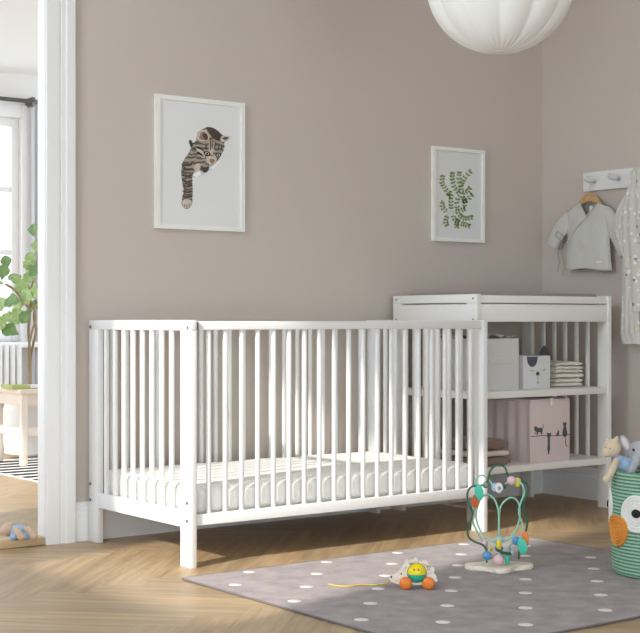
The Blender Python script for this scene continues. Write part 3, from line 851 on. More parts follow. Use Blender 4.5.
# ------------------------------------------------------------------ pictures
def picture(name, label, tl, br, fw, draw, mats):
    a = plane_v(tl[0], tl[1], V_WALL - .002); b_ = plane_v(br[0], br[1], V_WALL - .018)
    w_, h_ = b_.x - a.x, a.z - b_.z
    t_ = thing(name, label, 'picture', ((a.x + b_.x) / 2, V_WALL - 0.001, b_.z))
    fr = MB()
    D = 0.018
    X, Zt = w_ / 2, h_
    outer = [(-X, 0), (X, 0), (X, Zt), (-X, Zt)]; inner = [(-X + fw, fw), (X - fw, fw), (X - fw, Zt - fw), (-X + fw, Zt - fw)]
    for k in range(4):
        o0, o1, i1, i0 = outer[k], outer[(k + 1) % 4], inner[(k + 1) % 4], inner[k]
        fr.prism([(o0[0], 0, o0[1]), (o1[0], 0, o1[1]), (i1[0], 0, i1[1]), (i0[0], 0, i0[1])], (0, -D, 0))
    fr.build('frame', M['frame'], t_, angle=30)
    pr = MB()
    PY = -0.010
    pr.box(-X + fw - .002, X - fw + .002, PY, -0.004, fw - .002, Zt - fw + .002)
    cx_, bz = (a.x + b_.x) / 2, b_.z
    def P(x, y, lay=0):
        q_ = plane_v(x, y, V_WALL + PY); return Vector((q_.x - cx_, PY - 0.00025 * lay, q_.z - bz))
    draw(pr, P)
    pr.build('print', mats, t_, smooth=False)
    return t_
def Z1(a, b_): return (140 + a / 3.958, 80 + b_ / 3.958)
def draw_cat(pr, P):
    def poly(pts, lay, mi, sub=4):
        pp = smooth_path([P(*Z1(*q), lay) for q in pts], sub, True) if sub > 1 else [P(*Z1(*q), lay) for q in pts]
        pr.prism(pp, (0, -0.0002, 0), mi)
    # torn paper round the hole
    poly([(196, 236), (204, 240), (208, 250), (215, 245), (220, 262), (205, 272), (198, 262), (192, 245)], 1, 2, 1)
    poly([(205, 372), (225, 352), (250, 350), (300, 320), (336, 296), (318, 322), (285, 350), (262, 368), (232, 384), (212, 386)], 1, 5, 1)
    poly([(208, 376), (232, 360), (244, 374), (222, 386)], 2, 4, 1)
    poly([(272, 352), (300, 330), (330, 300), (312, 330), (290, 350)], 2, 4, 1)
    # chest, foreleg and paw
    poly([(190, 292), (205, 262), (222, 256), (250, 300), (272, 335), (268, 360), (250, 366), (228, 350), (212, 366), (206, 392), (208, 430), (207, 462), (206, 488), (196, 505), (182, 511), (169, 502), (163, 484), (168, 462), (172, 436), (166, 404), (162, 366), (168, 326)], 2, 1)
    poly([(166, 482), (176, 472), (196, 474), (204, 486), (196, 503), (182, 509), (170, 501)], 3, 3)
    for q in ((176, 500), (184, 503), (193, 500)):
        poly([(q[0] - 1.2, q[1] - 9), (q[0] + 1.2, q[1] - 9), (q[0] + 1.2, q[1] + 4), (q[0] - 1.2, q[1] + 4)], 4, 2, 1)
    for yy, s_ in ((330, 0), (348, 3), (372, 0), (394, 2), (414, 4), (436, 4), (456, 2)):
        poly([(165 + s_, yy), (185, yy + 5), (205, yy + 1), (206, yy + 7), (186, yy + 12), (166 + s_, yy + 8)], 3, 2, 2)
    poly([(236, 338), (258, 346), (272, 340), (266, 362), (250, 366)], 3, 2, 2)
    poly([(214, 338), (232, 330), (242, 342), (228, 356), (216, 360)], 3, 3)
    # head and ears
    poly([(222, 232), (228, 208), (243, 196), (258, 190), (275, 188), (298, 196), (318, 212), (332, 222), (346, 222), (355, 226), (346, 238), (333, 247), (333, 268), (322, 295), (306, 318), (292, 334), (278, 339), (262, 332), (246, 312), (228, 296), (217, 274), (215, 252)], 4, 1)
    poly([(258, 189), (278, 187), (300, 196), (318, 213), (320, 230), (306, 240), (292, 234), (280, 222), (272, 206)], 5, 2)
    poly([(224, 230), (231, 206), (247, 196), (264, 202), (273, 220), (270, 238), (250, 243), (232, 240)], 5, 3)
    poly([(233, 229), (240, 210), (252, 205), (263, 213), (268, 231), (252, 238), (240, 236)], 6, 6)
    poly([(246, 216), (258, 212), (266, 224), (266, 236), (256, 238)], 7, 2)
    poly([(316, 226), (336, 221), (355, 227), (340, 239), (322, 246)], 5, 3)
    poly([(324, 231), (338, 226), (349, 229), (336, 237)], 6, 2)
    # cheeks, brow and muzzle
    poly([(220, 262), (236, 266), (250, 286), (256, 306), (246, 308), (230, 292)], 5, 3)
    poly([(262, 300), (272, 292), (278, 296), (292, 300), (302, 306), (300, 322), (288, 337), (274, 335), (262, 322)], 5, 3)
    poly([(272, 250), (284, 246), (296, 250), (292, 276), (284, 300), (276, 300), (272, 276)], 5, 3)
    for st in ([(277, 236), (281, 252), (280, 276), (276, 276), (275, 252)], [(286, 234), (289, 252), (286, 272), (283, 270), (284, 250)], [(296, 238), (298, 256), (294, 276), (291, 274), (293, 254)]):
        poly(st, 6, 2, 2)
    poly([(274, 316), (284, 312), (295, 317), (290, 327), (281, 331)], 6, 6)
    poly([(283, 330), (285, 330), (284, 337), (282, 337)], 7, 2, 1)
    # eyes
    for e_ in ([(250, 286), (262, 282), (277, 289), (272, 301), (258, 300)], [(297, 294), (308, 288), (319, 293), (314, 306), (302, 307)]):
        poly(e_, 6, 7)
    for e_ in ([(256, 289), (264, 286), (272, 291), (268, 297), (259, 296)], [(302, 296), (309, 292), (315, 295), (312, 302), (304, 303)]):
        poly(e_, 7, 5)
    for e_ in ([(260, 290), (266, 288), (269, 292), (265, 297), (261, 296)], [(305, 296), (310, 294), (312, 298), (309, 302), (306, 301)]):
        poly(e_, 8, 7)
    for st in ([(222, 262), (240, 268), (252, 278), (248, 281), (236, 274), (222, 269)], [(224, 282), (240, 290), (250, 302), (246, 304), (236, 296), (225, 290)], [(320, 252), (326, 262), (322, 276), (318, 274), (320, 262)], [(310, 248), (314, 260), (310, 276), (306, 274), (309, 260)], [(258, 250), (264, 264), (262, 276), (257, 274), (257, 262)]):
        poly(st, 5, 2, 2)
    for a_, b__ in (((300, 322), (336, 330)), ((300, 326), (330, 344)), ((264, 326), (236, 336)), ((266, 330), (244, 350))):
        dx_, dy_ = b__[0] - a_[0], b__[1] - a_[1]; ln_ = math.hypot(dx_, dy_); nx_, ny_ = -dy_ / ln_ * .5, dx_ / ln_ * .5
        poly([(a_[0] + nx_, a_[1] + ny_), b__, (a_[0] - nx_, a_[1] - ny_)], 7, 4, 1)
picture('framed_picture', 'white framed print of a tabby kitten reaching out of torn paper', (154, 94), (245, 232), 0.0175,
        draw_cat, [M['paper'], M['tabby'], M['tabbydark'], M['tabbylight'], M['torn'], M['tornshade'], M['tabbynose'], M['black']])
def draw_fern(pr, P):
    def z2(a, b_): return (420 + a / 4.87, 130 + b_ / 4.87)
    rng = random.Random(5)
    def leaf(x, y, ang, L_, W2, lay):
        pts = []
        for k in range(10):
            a = 2 * PI * k / 10
            dx, dy = L_ * math.cos(a), W2 * math.sin(a)
            pts.append(P(*z2(x + dx * math.cos(ang) - dy * math.sin(ang), y + dx * math.sin(ang) + dy * math.cos(ang)), lay))
        pr.prism(pts, (0, -0.0002, 0), 1)
    stems = [[(105, 465), (125, 420), (150, 400), (185, 395), (215, 385)], [(135, 405), (112, 380), (106, 350)], [(150, 400), (150, 370), (148, 335)],
             [(185, 395), (178, 350), (196, 310), (200, 270), (215, 235), (244, 202)], [(196, 310), (170, 285), (157, 245), (156, 212)], [(205, 290), (190, 250), (190, 212)],
             [(196, 310), (225, 300), (240, 285)], [(190, 350), (220, 345), (252, 316)], [(185, 395), (200, 420), (225, 430), (254, 424)], [(160, 400), (165, 430), (190, 450), (235, 466)],
             [(148, 320), (125, 290), (108, 260), (108, 226)], [(135, 410), (125, 440), (130, 468)], [(190, 420), (180, 445), (178, 470)], [(130, 300), (150, 310), (140, 322)], [(215, 385), (215, 350), (210, 330)]]
    for si, s_ in enumerate(stems):
        sp = smooth_path([Vector((a, b_, 0)) for a, b_ in s_], 5)
        w_ = 1.0
        for a, b_ in zip(sp, sp[1:]):
            d = (b_ - a)
            if d.length < 1e-6: continue
            n_ = Vector((-d.y, d.x, 0)).normalized() * w_ * .6
            pr.prism([P(*z2(a.x + n_.x, a.y + n_.y), 1), P(*z2(b_.x + n_.x, b_.y + n_.y), 1), P(*z2(b_.x - n_.x, b_.y - n_.y), 1), P(*z2(a.x - n_.x, a.y - n_.y), 1)], (0, -0.0001, 0), 2)
        acc = 0
        for i, (a, b_) in enumerate(zip(sp, sp[1:])):
            acc += (b_ - a).length
            if acc > 10.5 and not (si == 0 and i < 12):
                acc = 0
                ang = math.atan2((b_ - a).y, (b_ - a).x)
                for sd in (-1, 1):
                    A = ang + sd * 0.95
                    rr = rng.uniform(7.5, 9.5)
                    leaf(b_.x + math.cos(A) * rr, b_.y + math.sin(A) * rr, A, rng.uniform(6.0, 8.2), rng.uniform(4.2, 5.6), 2)
        e_ = sp[-1]; leaf(e_.x, e_.y - 4, -PI / 2, 7, 4, 2)
picture('framed_picture', 'small white framed botanical print of a green leafy sprig', (431, 146), (485, 243), 0.0150, draw_fern, [M['paper2'], M['fern'], M['fernstem']])

# ------------------------------------------------------------------ coat rack and clothes
ra = plane_u(583, 173, U_WALL - .018); rb = plane_u(583, 192, U_WALL - .018)
rack = thing('peg_rail', 'white wooden peg rail fixed to the wall above the changing table', 'coat rack', (U_WALL - 0.001, ra.y, rb.z))
RL = ra.y - 3.72; RH = ra.z - rb.z
MB().box(-0.018, 0, -RL, 0, 0, RH, 0.004).build('board', M['trim'], rack)
MB().tube([(-0.0195, -0.010, RH * .62), (-0.012, -0.010, RH * .62)], 0.006, 14).build('screw_cap', M['trim'], rack)
pegv = []
for x in (591.5, 615.5, 638.0, 660.0):
    pv = plane_u(x, 182, U_WALL - 0.04).y
    pegv.append(pv)
    p = MB()
    p.tube([(-0.018, 0, 0), (-0.050, 0, 0.004)], 0.009, 14)
    pg = p.build('peg', M['peg'], rack, (0, pv - ra.y, RH * .52))
    hd_ = MB()
    hd_.ell((-0.054, -0.002, 0.004), (0.010, 0.024, 0.014)); hd_.ell((-0.054, 0.020, 0.010), (0.009, 0.010, 0.013))
    hd_.build('peg_knob', M['peg'], pg)
# hanger
hc = plane_u(589.5, 195, 4.660)
HU = 4.660
hang = thing('coat_hanger', 'small beech coat hanger holding the grey wrap top', 'hanger', (HU, hc.y, hc.z))
pts = [(0, y_, z_) for (y_, z_) in ((-0.078, -0.064), (-0.060, -0.040), (-0.032, -0.018), (0, -0.010), (0.032, -0.018), (0.060, -0.040), (0.078, -0.064))]
m_ = MB(); sp = smooth_path(pts, 6)
rings = []
for i, q in enumerate(sp):
    a = i / (len(sp) - 1)
    hz = 0.008 + 0.012 * math.sin(PI * a)
    rings.append(superring(q, (0, 0, 1), (1, 0, 0), hz, 0.006, 14, 3))
m_.loft(rings)
m_.build('hanger_bar', M['beech'], hang)
pegz = rb.z + RH * .52
hk = [(0, 0, 0), (0, 0, 0.022), (0.006, 0.003, pegz - hc.z - 0.012), (0.004, 0.010, pegz - hc.z + 0.006), (-0.0, 0.006, pegz - hc.z + 0.0165), (-0.004, -0.006, pegz - hc.z + 0.014)]
MB().tube(smooth_path(hk, 5), 0.0013, 8).build('hook', M['peg'], hang)

# grey wrap top
SU = 4.660
sc_ = plane_u(588, 271, SU)
shirt = thing('wrap_shirt', 'grey wrap-front baby top hanging on the beech hanger', 'clothing', (SU, sc_.y, sc_.z))
def sp_(x, y): q_ = plane_u(x, y, SU); return (q_.y - sc_.y, q_.z - sc_.z)
LX0, LZ0 = sp_(566.5, 269)     # hem left
LX1, LZ1 = sp_(612, 270)       # hem right
shl = sp_(567, 213); shr = sp_(610, 207)
ncl = sp_(582, 203); ncr = sp_(600, 203); vn = sp_(590, 217)
def lerp(a, b_, t_): return a + (b_ - a) * t_
def front_top(s_):     # s_ 0..1 from left to right of the picture -> (y, z)
    ks = [(0, shl), (0.30, ncl), (0.52, vn), (0.75, ncr), (1.0, shr)]
    for (a, p), (b_, q_) in zip(ks, ks[1:]):
        if s_ <= b_:
            tt = (s_ - a) / (b_ - a); return (lerp(p[0], q_[0], tt), lerp(p[1], q_[1], tt))
    return shr
def back_top(s_):
    ks = [(0, shl), (0.30, ncl), (0.52, sp_(590, 206)), (0.75, ncr), (1.0, shr)]
    for (a, p), (b_, q_) in zip(ks, ks[1:]):
        if s_ <= b_:
            tt = (s_ - a) / (b_ - a); return (lerp(p[0], q_[0], tt), lerp(p[1], q_[1], tt))
    return shr
def puff(s_): return max(0.0, 1 - (2 * s_ - 1) ** 4) ** 0.5
def fshirt(sign):
    top = front_top if sign < 0 else back_top
    def f_(a, b_):
        ty_, tz_ = top(a)
        hy, hz_ = lerp(LX0, LX1, a), lerp(LZ0, LZ1, a) - 0.004 * math.sin(a * 9)
        y_ = lerp(hy, ty_, b_ ** 0.9 if b_ > 0 else 0); z_ = lerp(hz_, tz_, b_)
        y_ += (0.012 * math.sin(PI * b_) * (1 - 2 * a)) * -0.6
        d = (0.026 if sign < 0 else 0.016) * puff(a) * (0.75 + 0.25 * math.cos(b_ * 2))
        d += 0.0035 * noise.noise(Vector((y_ * 22, z_ * 12, 3.0 + sign))) * puff(a)
        return (sign * d, y_, z_)
    return f_
m_ = MB()
m_.grid(40, 36, fshirt(-1), 0)
m_.grid(40, 36, fshirt(1), 1)
bmesh.ops.remove_doubles(m_.bm, verts=m_.bm.verts, dist=0.0008)
bo = m_.build('body', [M['shirt'], M['shirtin']], shirt, angle=80, recalc=False); solid(bo, 0.0022)
def sleeve(pts, ws, ds, name='sleeve'):
    mm = MB(); rings = []
    P_ = smooth_path([Vector((0, *p)) for p in pts], 6)
    n = len(P_)
    for i, q in enumerate(P_):
        a = i / (n - 1) * (len(ws) - 1); k = min(int(a), len(ws) - 2); fr_ = a - k
        t_ = (P_[min(i + 1, n - 1)] - P_[max(i - 1, 0)]).normalized()
        side = Vector((0, t_.z, -t_.y))
        ring = superring(q, side, (1, 0, 0), lerp(ws[k], ws[k + 1], fr_), lerp(ds[k], ds[k + 1], fr_), 24, 2.2)
        ring = [r_ + Vector((0.0025 * noise.noise(r_ * 30), 0.002 * noise.noise(r_ * 24 + Vector((5, 0, 0))), 0)) for r_ in ring]
        rings.append(ring)
    mm.loft(rings)
    return mm.build(name, M['shirt'], shirt, angle=80)
sleeve([sp_(571, 219), sp_(562, 228), sp_(556, 238), sp_(553, 246)], [0.046, 0.042, 0.037, 0.030], [0.012, 0.020, 0.020, 0.018])
sleeve([sp_(606, 214), sp_(613, 226), sp_(619, 240), sp_(625, 255)], [0.042, 0.040, 0.034, 0.026], [0.012, 0.018, 0.017, 0.014])
# wrap edge, ties and tag
m_ = MB()
def onfront(x, y, d): a = sp_(x, y); return Vector((-d, a[0], a[1]))
m_.tube(smooth_path([onfront(583, 205, .025), onfront(588, 213, .028), onfront(592, 219, .0285)], 6), 0.0022, 8, flat=1)
m_.tube(smooth_path([onfront(600, 205, .025), onfront(592, 215, .029), onfront(582, 227, .0295), onfront(573, 240, .028), onfront(567, 248, .022)], 6), 0.0022, 8)
m_.build('neck_binding', M['shirt'], shirt)
m_ = MB()
for pts_ in ([(568, 244), (563, 239), (559, 236), (562, 232), (567, 237), (566, 243)], [(567, 246), (562, 252), (563, 262), (561, 272)], [(568, 246), (566, 254), (568, 266), (566, 276)]):
    m_.tube(smooth_path([onfront(x, y, .024) for x, y in pts_], 5), 0.0013, 6)
m_.build('tie_ribbon', M['shirtin'], shirt)
q = sp_(590.5, 209)
m_ = MB(); m_.box(-0.001, 0.001, q[0] - .009, q[0] + .009, q[1] - .018, q[1] + .014)
to = m_.build('neck_tag', M['tagwhite'], shirt, (0.004, 0, 0)); to['label'] = 'white sewn neck tag'
m_ = MB(); q = sp_(603, 262); m_.box(-0.0275, -0.0262, q[0] - .014, q[0] + .014, q[1] - .003, q[1] + .003)
m_.build('hem_label', M['tagwhite'], shirt)

# printed sleepsuit on the third peg
PU = 4.628
pc = plane_u(637, 344, PU)
pj = thing('sleepsuit', 'pale grey patterned sleepsuit hanging from the peg rail at right edge', 'clothing', (PU, pc.y, pc.z))
def pp_(x, y): q_ = plane_u(x, y, PU); return (q_.y - pc.y, q_.z - pc.z)
def drapeloft(rows, name, m, hd0=0.02, fold=0.006, freq=9, seed=0.0):
    """rows: (y px, x left px, x right px, half depth)"""
    rings = []
    dense = []
    for (r0, r1) in zip(rows, rows[1:]):
        for k in range(7):
            tt = k / 7; dense.append([lerp(a, b_, tt) for a, b_ in zip(r0, r1)])
    dense.append(list(rows[-1]))
    n = 56
    for (y, xl, xr, d) in dense:
        a, b_ = pp_(xl, y), pp_(xr, y)
        c_ = ((a[0] + b_[0]) / 2, (a[1] + b_[1]) / 2); hw_ = abs(a[0] - b_[0]) / 2
        ring = []
        for k in range(n):
            an = 2 * PI * k / n
            ca, sa = math.cos(an), math.sin(an)
            yy = c_[0] - hw_ * math.copysign(abs(ca) ** .8, ca)
            fo_ = fold * math.sin(freq * ca * 1.6 + seed + c_[1] * 6) + 0.003 * noise.noise(Vector((yy * 14, c_[1] * 10, seed)))
            xx = -d * math.copysign(abs(sa) ** .7, sa) + (fo_ if sa > 0 else 0) * abs(sa)
            ring.append(Vector((xx, yy, c_[1])))
        rings.append(ring)
    mm = MB(); mm.loft(rings)
    return mm.build(name, m, pj, angle=80)
drapeloft([(166, 635, 643, .008), (172, 632.5, 647, .014), (185, 629, 652, .020), (205, 624, 658, .024), (225, 622, 662, .025), (250, 623, 664, .024), (285, 623, 663, .022), (312, 622, 662, .020)], 'body', M['pajama'])
drapeloft([(190, 628, 634, .008), (206, 619, 630, .013), (220, 614, 628, .015), (238, 618, 629, .014), (252, 622, 630, .011)], 'sleeve', M['pajama'], fold=0.003, seed=2.0)
drapeloft([(251, 622, 630, .0125), (262, 625, 631, .011)], 'cuff', M['cuff'], fold=0.001)
drapeloft([(300, 622.5, 639.5, .020), (318, 621.5, 640, .018), (334, 621, 640, .016)], 'trouser_leg', M['pajama'], fold=0.004, seed=1.0)
drapeloft([(333, 621, 640.5, .0175), (344, 623, 640.5, .015)], 'cuff', M['cuff'], fold=0.001)
drapeloft([(300, 643, 662, .020), (318, 644, 663, .018), (330, 645, 664, .016)], 'trouser_leg', M['pajama'], fold=0.004, seed=3.0)

# ------------------------------------------------------------------ dotted rug
RK = 0.9925
RU0, RU1, RV0, RV1 = 2.250 * RK, 3.700 * RK, 2.520 * RK, 3.742 * RK
rm = MB()
rm.box(-(RU1 - RU0) / 2, (RU1 - RU0) / 2, -(RV1 - RV0) / 2, (RV1 - RV0) / 2, 0.0, 0.0055, 0.002, 0)
rcx, rcy = (RU0 + RU1) / 2, (RV0 + RV1) / 2
rug = thing('dotted_rug', 'grey mauve rug with white dots lying in front of the cot', 'rug', (rcx, rcy, 0.0005))
rm.build('pile', M['rug'], rug)
eb = MB()
pts = [(-(RU1 - RU0) / 2, -(RV1 - RV0) / 2), ((RU1 - RU0) / 2, -(RV1 - RV0) / 2), ((RU1 - RU0) / 2, (RV1 - RV0) / 2), (-(RU1 - RU0) / 2, (RV1 - RV0) / 2)]
pp = []
for k in range(4):
    a, b_ = Vector((*pts[k], .003)), Vector((*pts[(k + 1) % 4], .003))
    pp += [a.lerp(b_, 0.004), a.lerp(b_, .5), a.lerp(b_, 0.996)]
eb.tube(pp, 0.003, 10, closed=True)
eb.build('edge_binding', M['rugedge'], rug)
DOTS = []
for par in (0, 1):
    for i in range(-8, 9):
        for j in range(-1, 9):
            u = (2.475 + .3068 * i + .1534 * par) * RK; v = (3.700 - .3068 * j - .1534 * par) * RK
            if RU0 + .02 < u < RU1 - .02 and RV0 + .02 < v < RV1 - .02: DOTS.append((u, v))
dp = None
for (u, v) in DOTS:
    if dp is None:
        dp = MB().lathe([(0, .005), (0.0205, .005), (0.0195, 0.0058), (0, 0.006)], 28).build('dot', M['rugdot'], rug, (u - rcx, v - rcy, 0))
    else: copy_part(dp, rug, (u - rcx, v - rcy, 0))
RZ = 0.0066

# ------------------------------------------------------------------ bead maze
BMZ = (CAMH - RZ - .012) * FOC / 245
bmz = at_depth(500, 565, BMZ)
bz = thing('bead_maze', 'wooden bead maze toy with green wires standing on the rug', 'toy', (bmz.x, bmz.y, RZ), FACE)
PX = BMZ / FOC
def bp(a, b_, y=0.0):        # from an enlargement of the toy
    return Vector((((440 + a / 4.525) - 500) * PX, y, (569.0 - (450 + b_ / 4.525)) * PX))
ol = smooth_path([(-0.125, -0.006, 0), (-0.105, 0.030, 0), (-0.060, 0.040, 0), (-0.030, 0.075, 0), (0.015, 0.085, 0), (0.045, 0.050, 0), (0.095, 0.035, 0), (0.112, 0.004, 0), (0.090, -0.022, 0), (0.045, -0.030, 0), (0.015, -0.075, 0), (-0.025, -0.082, 0), (-0.050, -0.040, 0), (-0.095, -0.030, 0)], 5, True)
ol = [Vector((p.x * .93 + .003, p.y * 1.12, 0)) for p in ol]
m_ = MB(); m_.prism(ol, (0, 0, 0.015), 0, 0.003)
m_.build('base', M['basewood'], bz)
def wire(pts, m, r=0.0033):
    return MB().tube(smooth_path(pts, 6), r, 10).build('wire', m, bz)
wire([bp(205, 502, -.035), bp(206, 455, -.035), bp(190, 425, -.03), bp(155, 412, -.02), bp(128, 392, -.01), bp(124, 355, -.01), bp(140, 310, -.01), bp(145, 280, -.01), bp(128, 240, -.01), bp(122, 200, -.01), bp(135, 170, -.01), bp(165, 160, -.012), bp(200, 158, .0), bp(218, 130, 0), bp(226, 98, 0), bp(245, 74, 0), bp(270, 68, 0), bp(294, 80, 0), bp(305, 112, 0), bp(315, 136, 0), bp(340, 140, .01), bp(368, 140, .012), bp(392, 152, .015), bp(402, 178, .015), bp(394, 210, .015), bp(381, 242, .015), bp(386, 280, .015), bp(398, 312, .015), bp(395, 360, .015), bp(382, 395, .02), bp(368, 430, .03), bp(362, 502, .03)], M['wiredark'])
wire([bp(300, 505, .03), bp(318, 470, .02), bp(322, 430, .01), bp(345, 412, 0), bp(372, 405, -.005), bp(379, 385, 0), bp(372, 335, .0), bp(357, 285, .0), bp(365, 240, .0), bp(380, 200, 0), bp(376, 168, 0), bp(352, 138, 0), bp(310, 148, .012), bp(288, 168, .0), bp(258, 172, -.005), bp(236, 156, 0), bp(216, 130, .01), bp(194, 118, .015), bp(174, 126, .015), bp(160, 152, .015), bp(165, 215, .02), bp(158, 260, .02), bp(150, 320, .03), bp(185, 400, .04), bp(215, 440, .04), bp(222, 502, .04)], M['wirelight'], 0.0031)
wire([bp(262, 510, -.03), bp(264, 470, -.02), bp(266, 420, -.012), bp(265, 350, -.008), bp(265, 290, -.005), bp(254, 240, 0), bp(234, 211, .004), bp(210, 205, .006), bp(186, 221, .006), bp(168, 268, .006), bp(165, 312, .006), bp(180, 360, .006), bp(207, 395, .003), bp(240, 414, .0), bp(262, 418, 0), bp(300, 412, .004), (bp(335, 382, .008)), bp(358, 330, .01), bp(364, 285, .01), bp(358, 245, .01), bp(340, 222, .008), bp(316, 219, .006), bp(290, 236, .004), bp(272, 268, .002), bp(269, 340, .006), bp(272, 420, .012), bp(285, 470, .02), bp(290, 505, .02)], M['wirelight'], 0.0031)
wire([bp(250, 445, -.02), bp(275, 460, -.016), bp(300, 466, -.01), bp(325, 470, 0)], M['wiredark'], 0.0048)
def bead(a, b_, y, rx, rz, m, ry=None, lab=None):
    mm = MB(); mm.ell((0, 0, 0), (rx / 4.525 * PX, (ry or rx) / 4.525 * PX, rz / 4.525 * PX), seg=24, rings=16)
    o = mm.build('bead', m, bz, bp(a, b_, y), angle=80)
    if lab: o['label'] = lab
    return o
def dis(a, b_, y, rx, rz, m, rot=0.0, th=0.007):
    mm = MB()
    pr = [(0, -th / 2), (.86, -th / 2), (1.0, -th / 2 + .0015), (1.0, th / 2 - .0015), (.86, th / 2), (0, th / 2)]
    n = 32; rings = []
    pts = [Vector((math.cos(2 * PI * k / n) * rx / 4.525 * PX, -th / 2, math.sin(2 * PI * k / n) * rz / 4.525 * PX)) for k in range(n)]
    ca, sa = math.cos(rot), math.sin(rot)
    pts = [Vector((p.x * ca - p.z * sa, p.y, p.x * sa + p.z * ca)) for p in pts]
    mm.prism(pts, (0, th, 0), 0, 0.0012)
    return mm.build('bead', m, bz, bp(a, b_, y))
dis(174, 188, -.022, 19, 37, M['teal'], 0.12)
dis(157, 232, -.012, 16, 30, M['rust'], 0.0)
dis(368, 431, -.022, 21, 38, M['teal'], 0.2)
dis(384, 403, -.008, 16, 37, M['orange'], 0.05)
bead(205, 160, .0, 14, 14, M['greenbead'])
bead(246, 170, -.004, 15, 21, M['lightblue'], 15)
mm = MB(); mm.prism([Vector((math.cos(2 * PI * k / 24) * .0125, 0, math.sin(2 * PI * k / 24) * .0165)) for k in range(24)], (0, -.010, 0), 0, .002); mm.build('bead', M['basewood'], bz, bp(264, 170, -.008))
mm = MB(); mm.prism([Vector((math.cos(2 * PI * k / 16) * .005, 0, math.sin(2 * PI * k / 16) * .006)) for k in range(16)], (0, -.002, 0), 0, .0005); mm.build('bead', M['blue'], bz, bp(265, 170, -.0185))
bead(292, 166, .0, 8, 11, M['wiredark'])
bead(322, 138, -.004, 20, 20, M['pink'], 16)
bead(352, 148, .004, 17, 21, M['yellow'], 10)
bead(207, 471, -.035, 21, 21, M['blue'])
bead(208, 428, .03, 16, 17, M['pink'])
bead(256, 486, -.045, 24, 22, M['pink'])
bead(267, 403, -.006, 20, 13, M['lightblue'])
bead(264, 425, -.016, 13, 26, M['yellow'])
bead(266, 445, .0, 20, 16, M['blue'])
bead(236, 455, .02, 9, 12, M['yellow'])
bead(345, 411, -.004, 20, 21, M['blue'], 14)
bead(325, 466, .0, 10, 12, M['lightblue'])
MB().tube([bp(304, 515, .0), bp(304, 478, .0)], 0.0075, 14).build('post', M['teal'], bz)

# ------------------------------------------------------------------ hedgehog pull toy
HPZ = (CAMH - RZ) * FOC / (588.3 - HOR)
hp = at_depth(415, 588.3, HPZ)
hz = thing('pull_toy', 'hedgehog pull-along toy with orange wheels on the rug', 'toy', (hp.x, hp.y, RZ), FACE)
HX = HPZ / FOC
def hpnt(a, b_, y=0.0): return Vector((((380 + a / 9.143) - 415) * HX, y, (588.3 - (550 + b_ / 9.143)) * HX))
outl = [(82, 252), (90, 238), (118, 226), (150, 212), (186, 178), (206, 148), (222, 122), (232, 98), (250, 90), (270, 98), (284, 92), (302, 94), (318, 78), (334, 66), (350, 78), (362, 94), (384, 92), (406, 92), (428, 94), (438, 112), (442, 136), (462, 150), (484, 152), (496, 170), (494, 190), (494, 214), (514, 236), (512, 252), (524, 272), (514, 284), (490, 286), (460, 306), (380, 312), (300, 316), (220, 312), (170, 308), (120, 294), (92, 276)]
bm_ = bmesh.new()
sm = smooth_path([hpnt(a, b_) for a, b_ in outl], 3, True)
cc = hpnt(335, 204); HR = 91 / 9.143 * HX
hole = [Vector((cc.x + math.cos(2 * PI * k / 40) * HR, 0, cc.z + math.sin(2 * PI * k / 40) * HR)) for k in range(40)]
def ringv(P_): 
    vs = [bm_.verts.new(p) for p in P_]
    return [bm_.edges.new((vs[k], vs[(k + 1) % len(vs)])) for k in range(len(vs))]
ee = ringv(sm) + ringv(hole)
bmesh.ops.triangle_fill(bm_, use_beauty=True, use_dissolve=False, edges=ee)
ret = bmesh.ops.extrude_face_region(bm_, geom=list(bm_.faces))
for v in [g_ for g_ in ret['geom'] if isinstance(g_, bmesh.types.BMVert)]: v.co.y += 0.018
for v in bm_.verts: v.co.y -= 0.009
m_ = MB(); m_.bm.free(); m_.bm = bm_
m_._mark(0)
rng = random.Random(2)
for (a, b_, rx, rz_) in [(192, 212, 7, 9), (102, 242, 8, 11)]:
    c_ = hpnt(a, b_, -.009)
    m_.prism([Vector((c_.x + math.cos(2 * PI * k / 14) * rx / 9.143 * HX, -.009, c_.z + math.sin(2 * PI * k / 14) * rz_ / 9.143 * HX)) for k in range(14)], (0, -.0006, 0), 1)
for k in range(46):
    an = rng.uniform(R(-10), R(172)); rr = rng.uniform(97, 128)
    if rr > 113 and rng.random() < .5: rr -= 14
    a, b_ = 335 + rr * 1.05 * math.cos(an), 204 - rr * math.sin(an) * .98
    c_ = hpnt(a, b_, -.009); s_ = rng.uniform(2.0, 3.2) / 9.143 * HX; d_ = an + rng.uniform(-.5, .5)
    dv = Vector((math.cos(d_), 0, math.sin(d_))) * s_ * 2; nv = Vector((-math.sin(d_), 0, math.cos(d_))) * s_ * .8
    m_.prism([c_ - dv - nv, c_ + dv - nv, c_ + dv + nv, c_ - dv + nv], (0, -.0005, 0), 2)
c_ = hpnt(148, 276, -.009)
m_.tube(smooth_path([hpnt(138, 272, -.0093), hpnt(144, 279, -.0093), hpnt(152, 278, -.0093), hpnt(156, 270, -.0093)], 4), .0005, 6, 3)
m_.build('body', [M['basewood'], M['black'], M['fernstem'], M['rust']], hz, angle=30)
BR = 88 / 9.143 * HX
m_ = MB(); m_.ell((0, 0, 0), (BR, BR, BR), seg=40, rings=26)
for f_ in m_.bm.faces:
    f_.material_index = 0 if f_.calc_center_median().z > -0.002 else 1
for sx_ in (-1, 1):
    c_ = Vector((sx_ * .0068 - .003, -BR * .90, BR * .40))
    n_ = c_.normalized()
    m_.ell(n_ * (BR - .0005), (.0022, .0016, .0036), 2, seg=12, rings=8)
m_.build('ball', [M['ballyellow'], M['ballteal'], M['black']], hz, (cc.x, 0, cc.z), angle=80)
wp = None
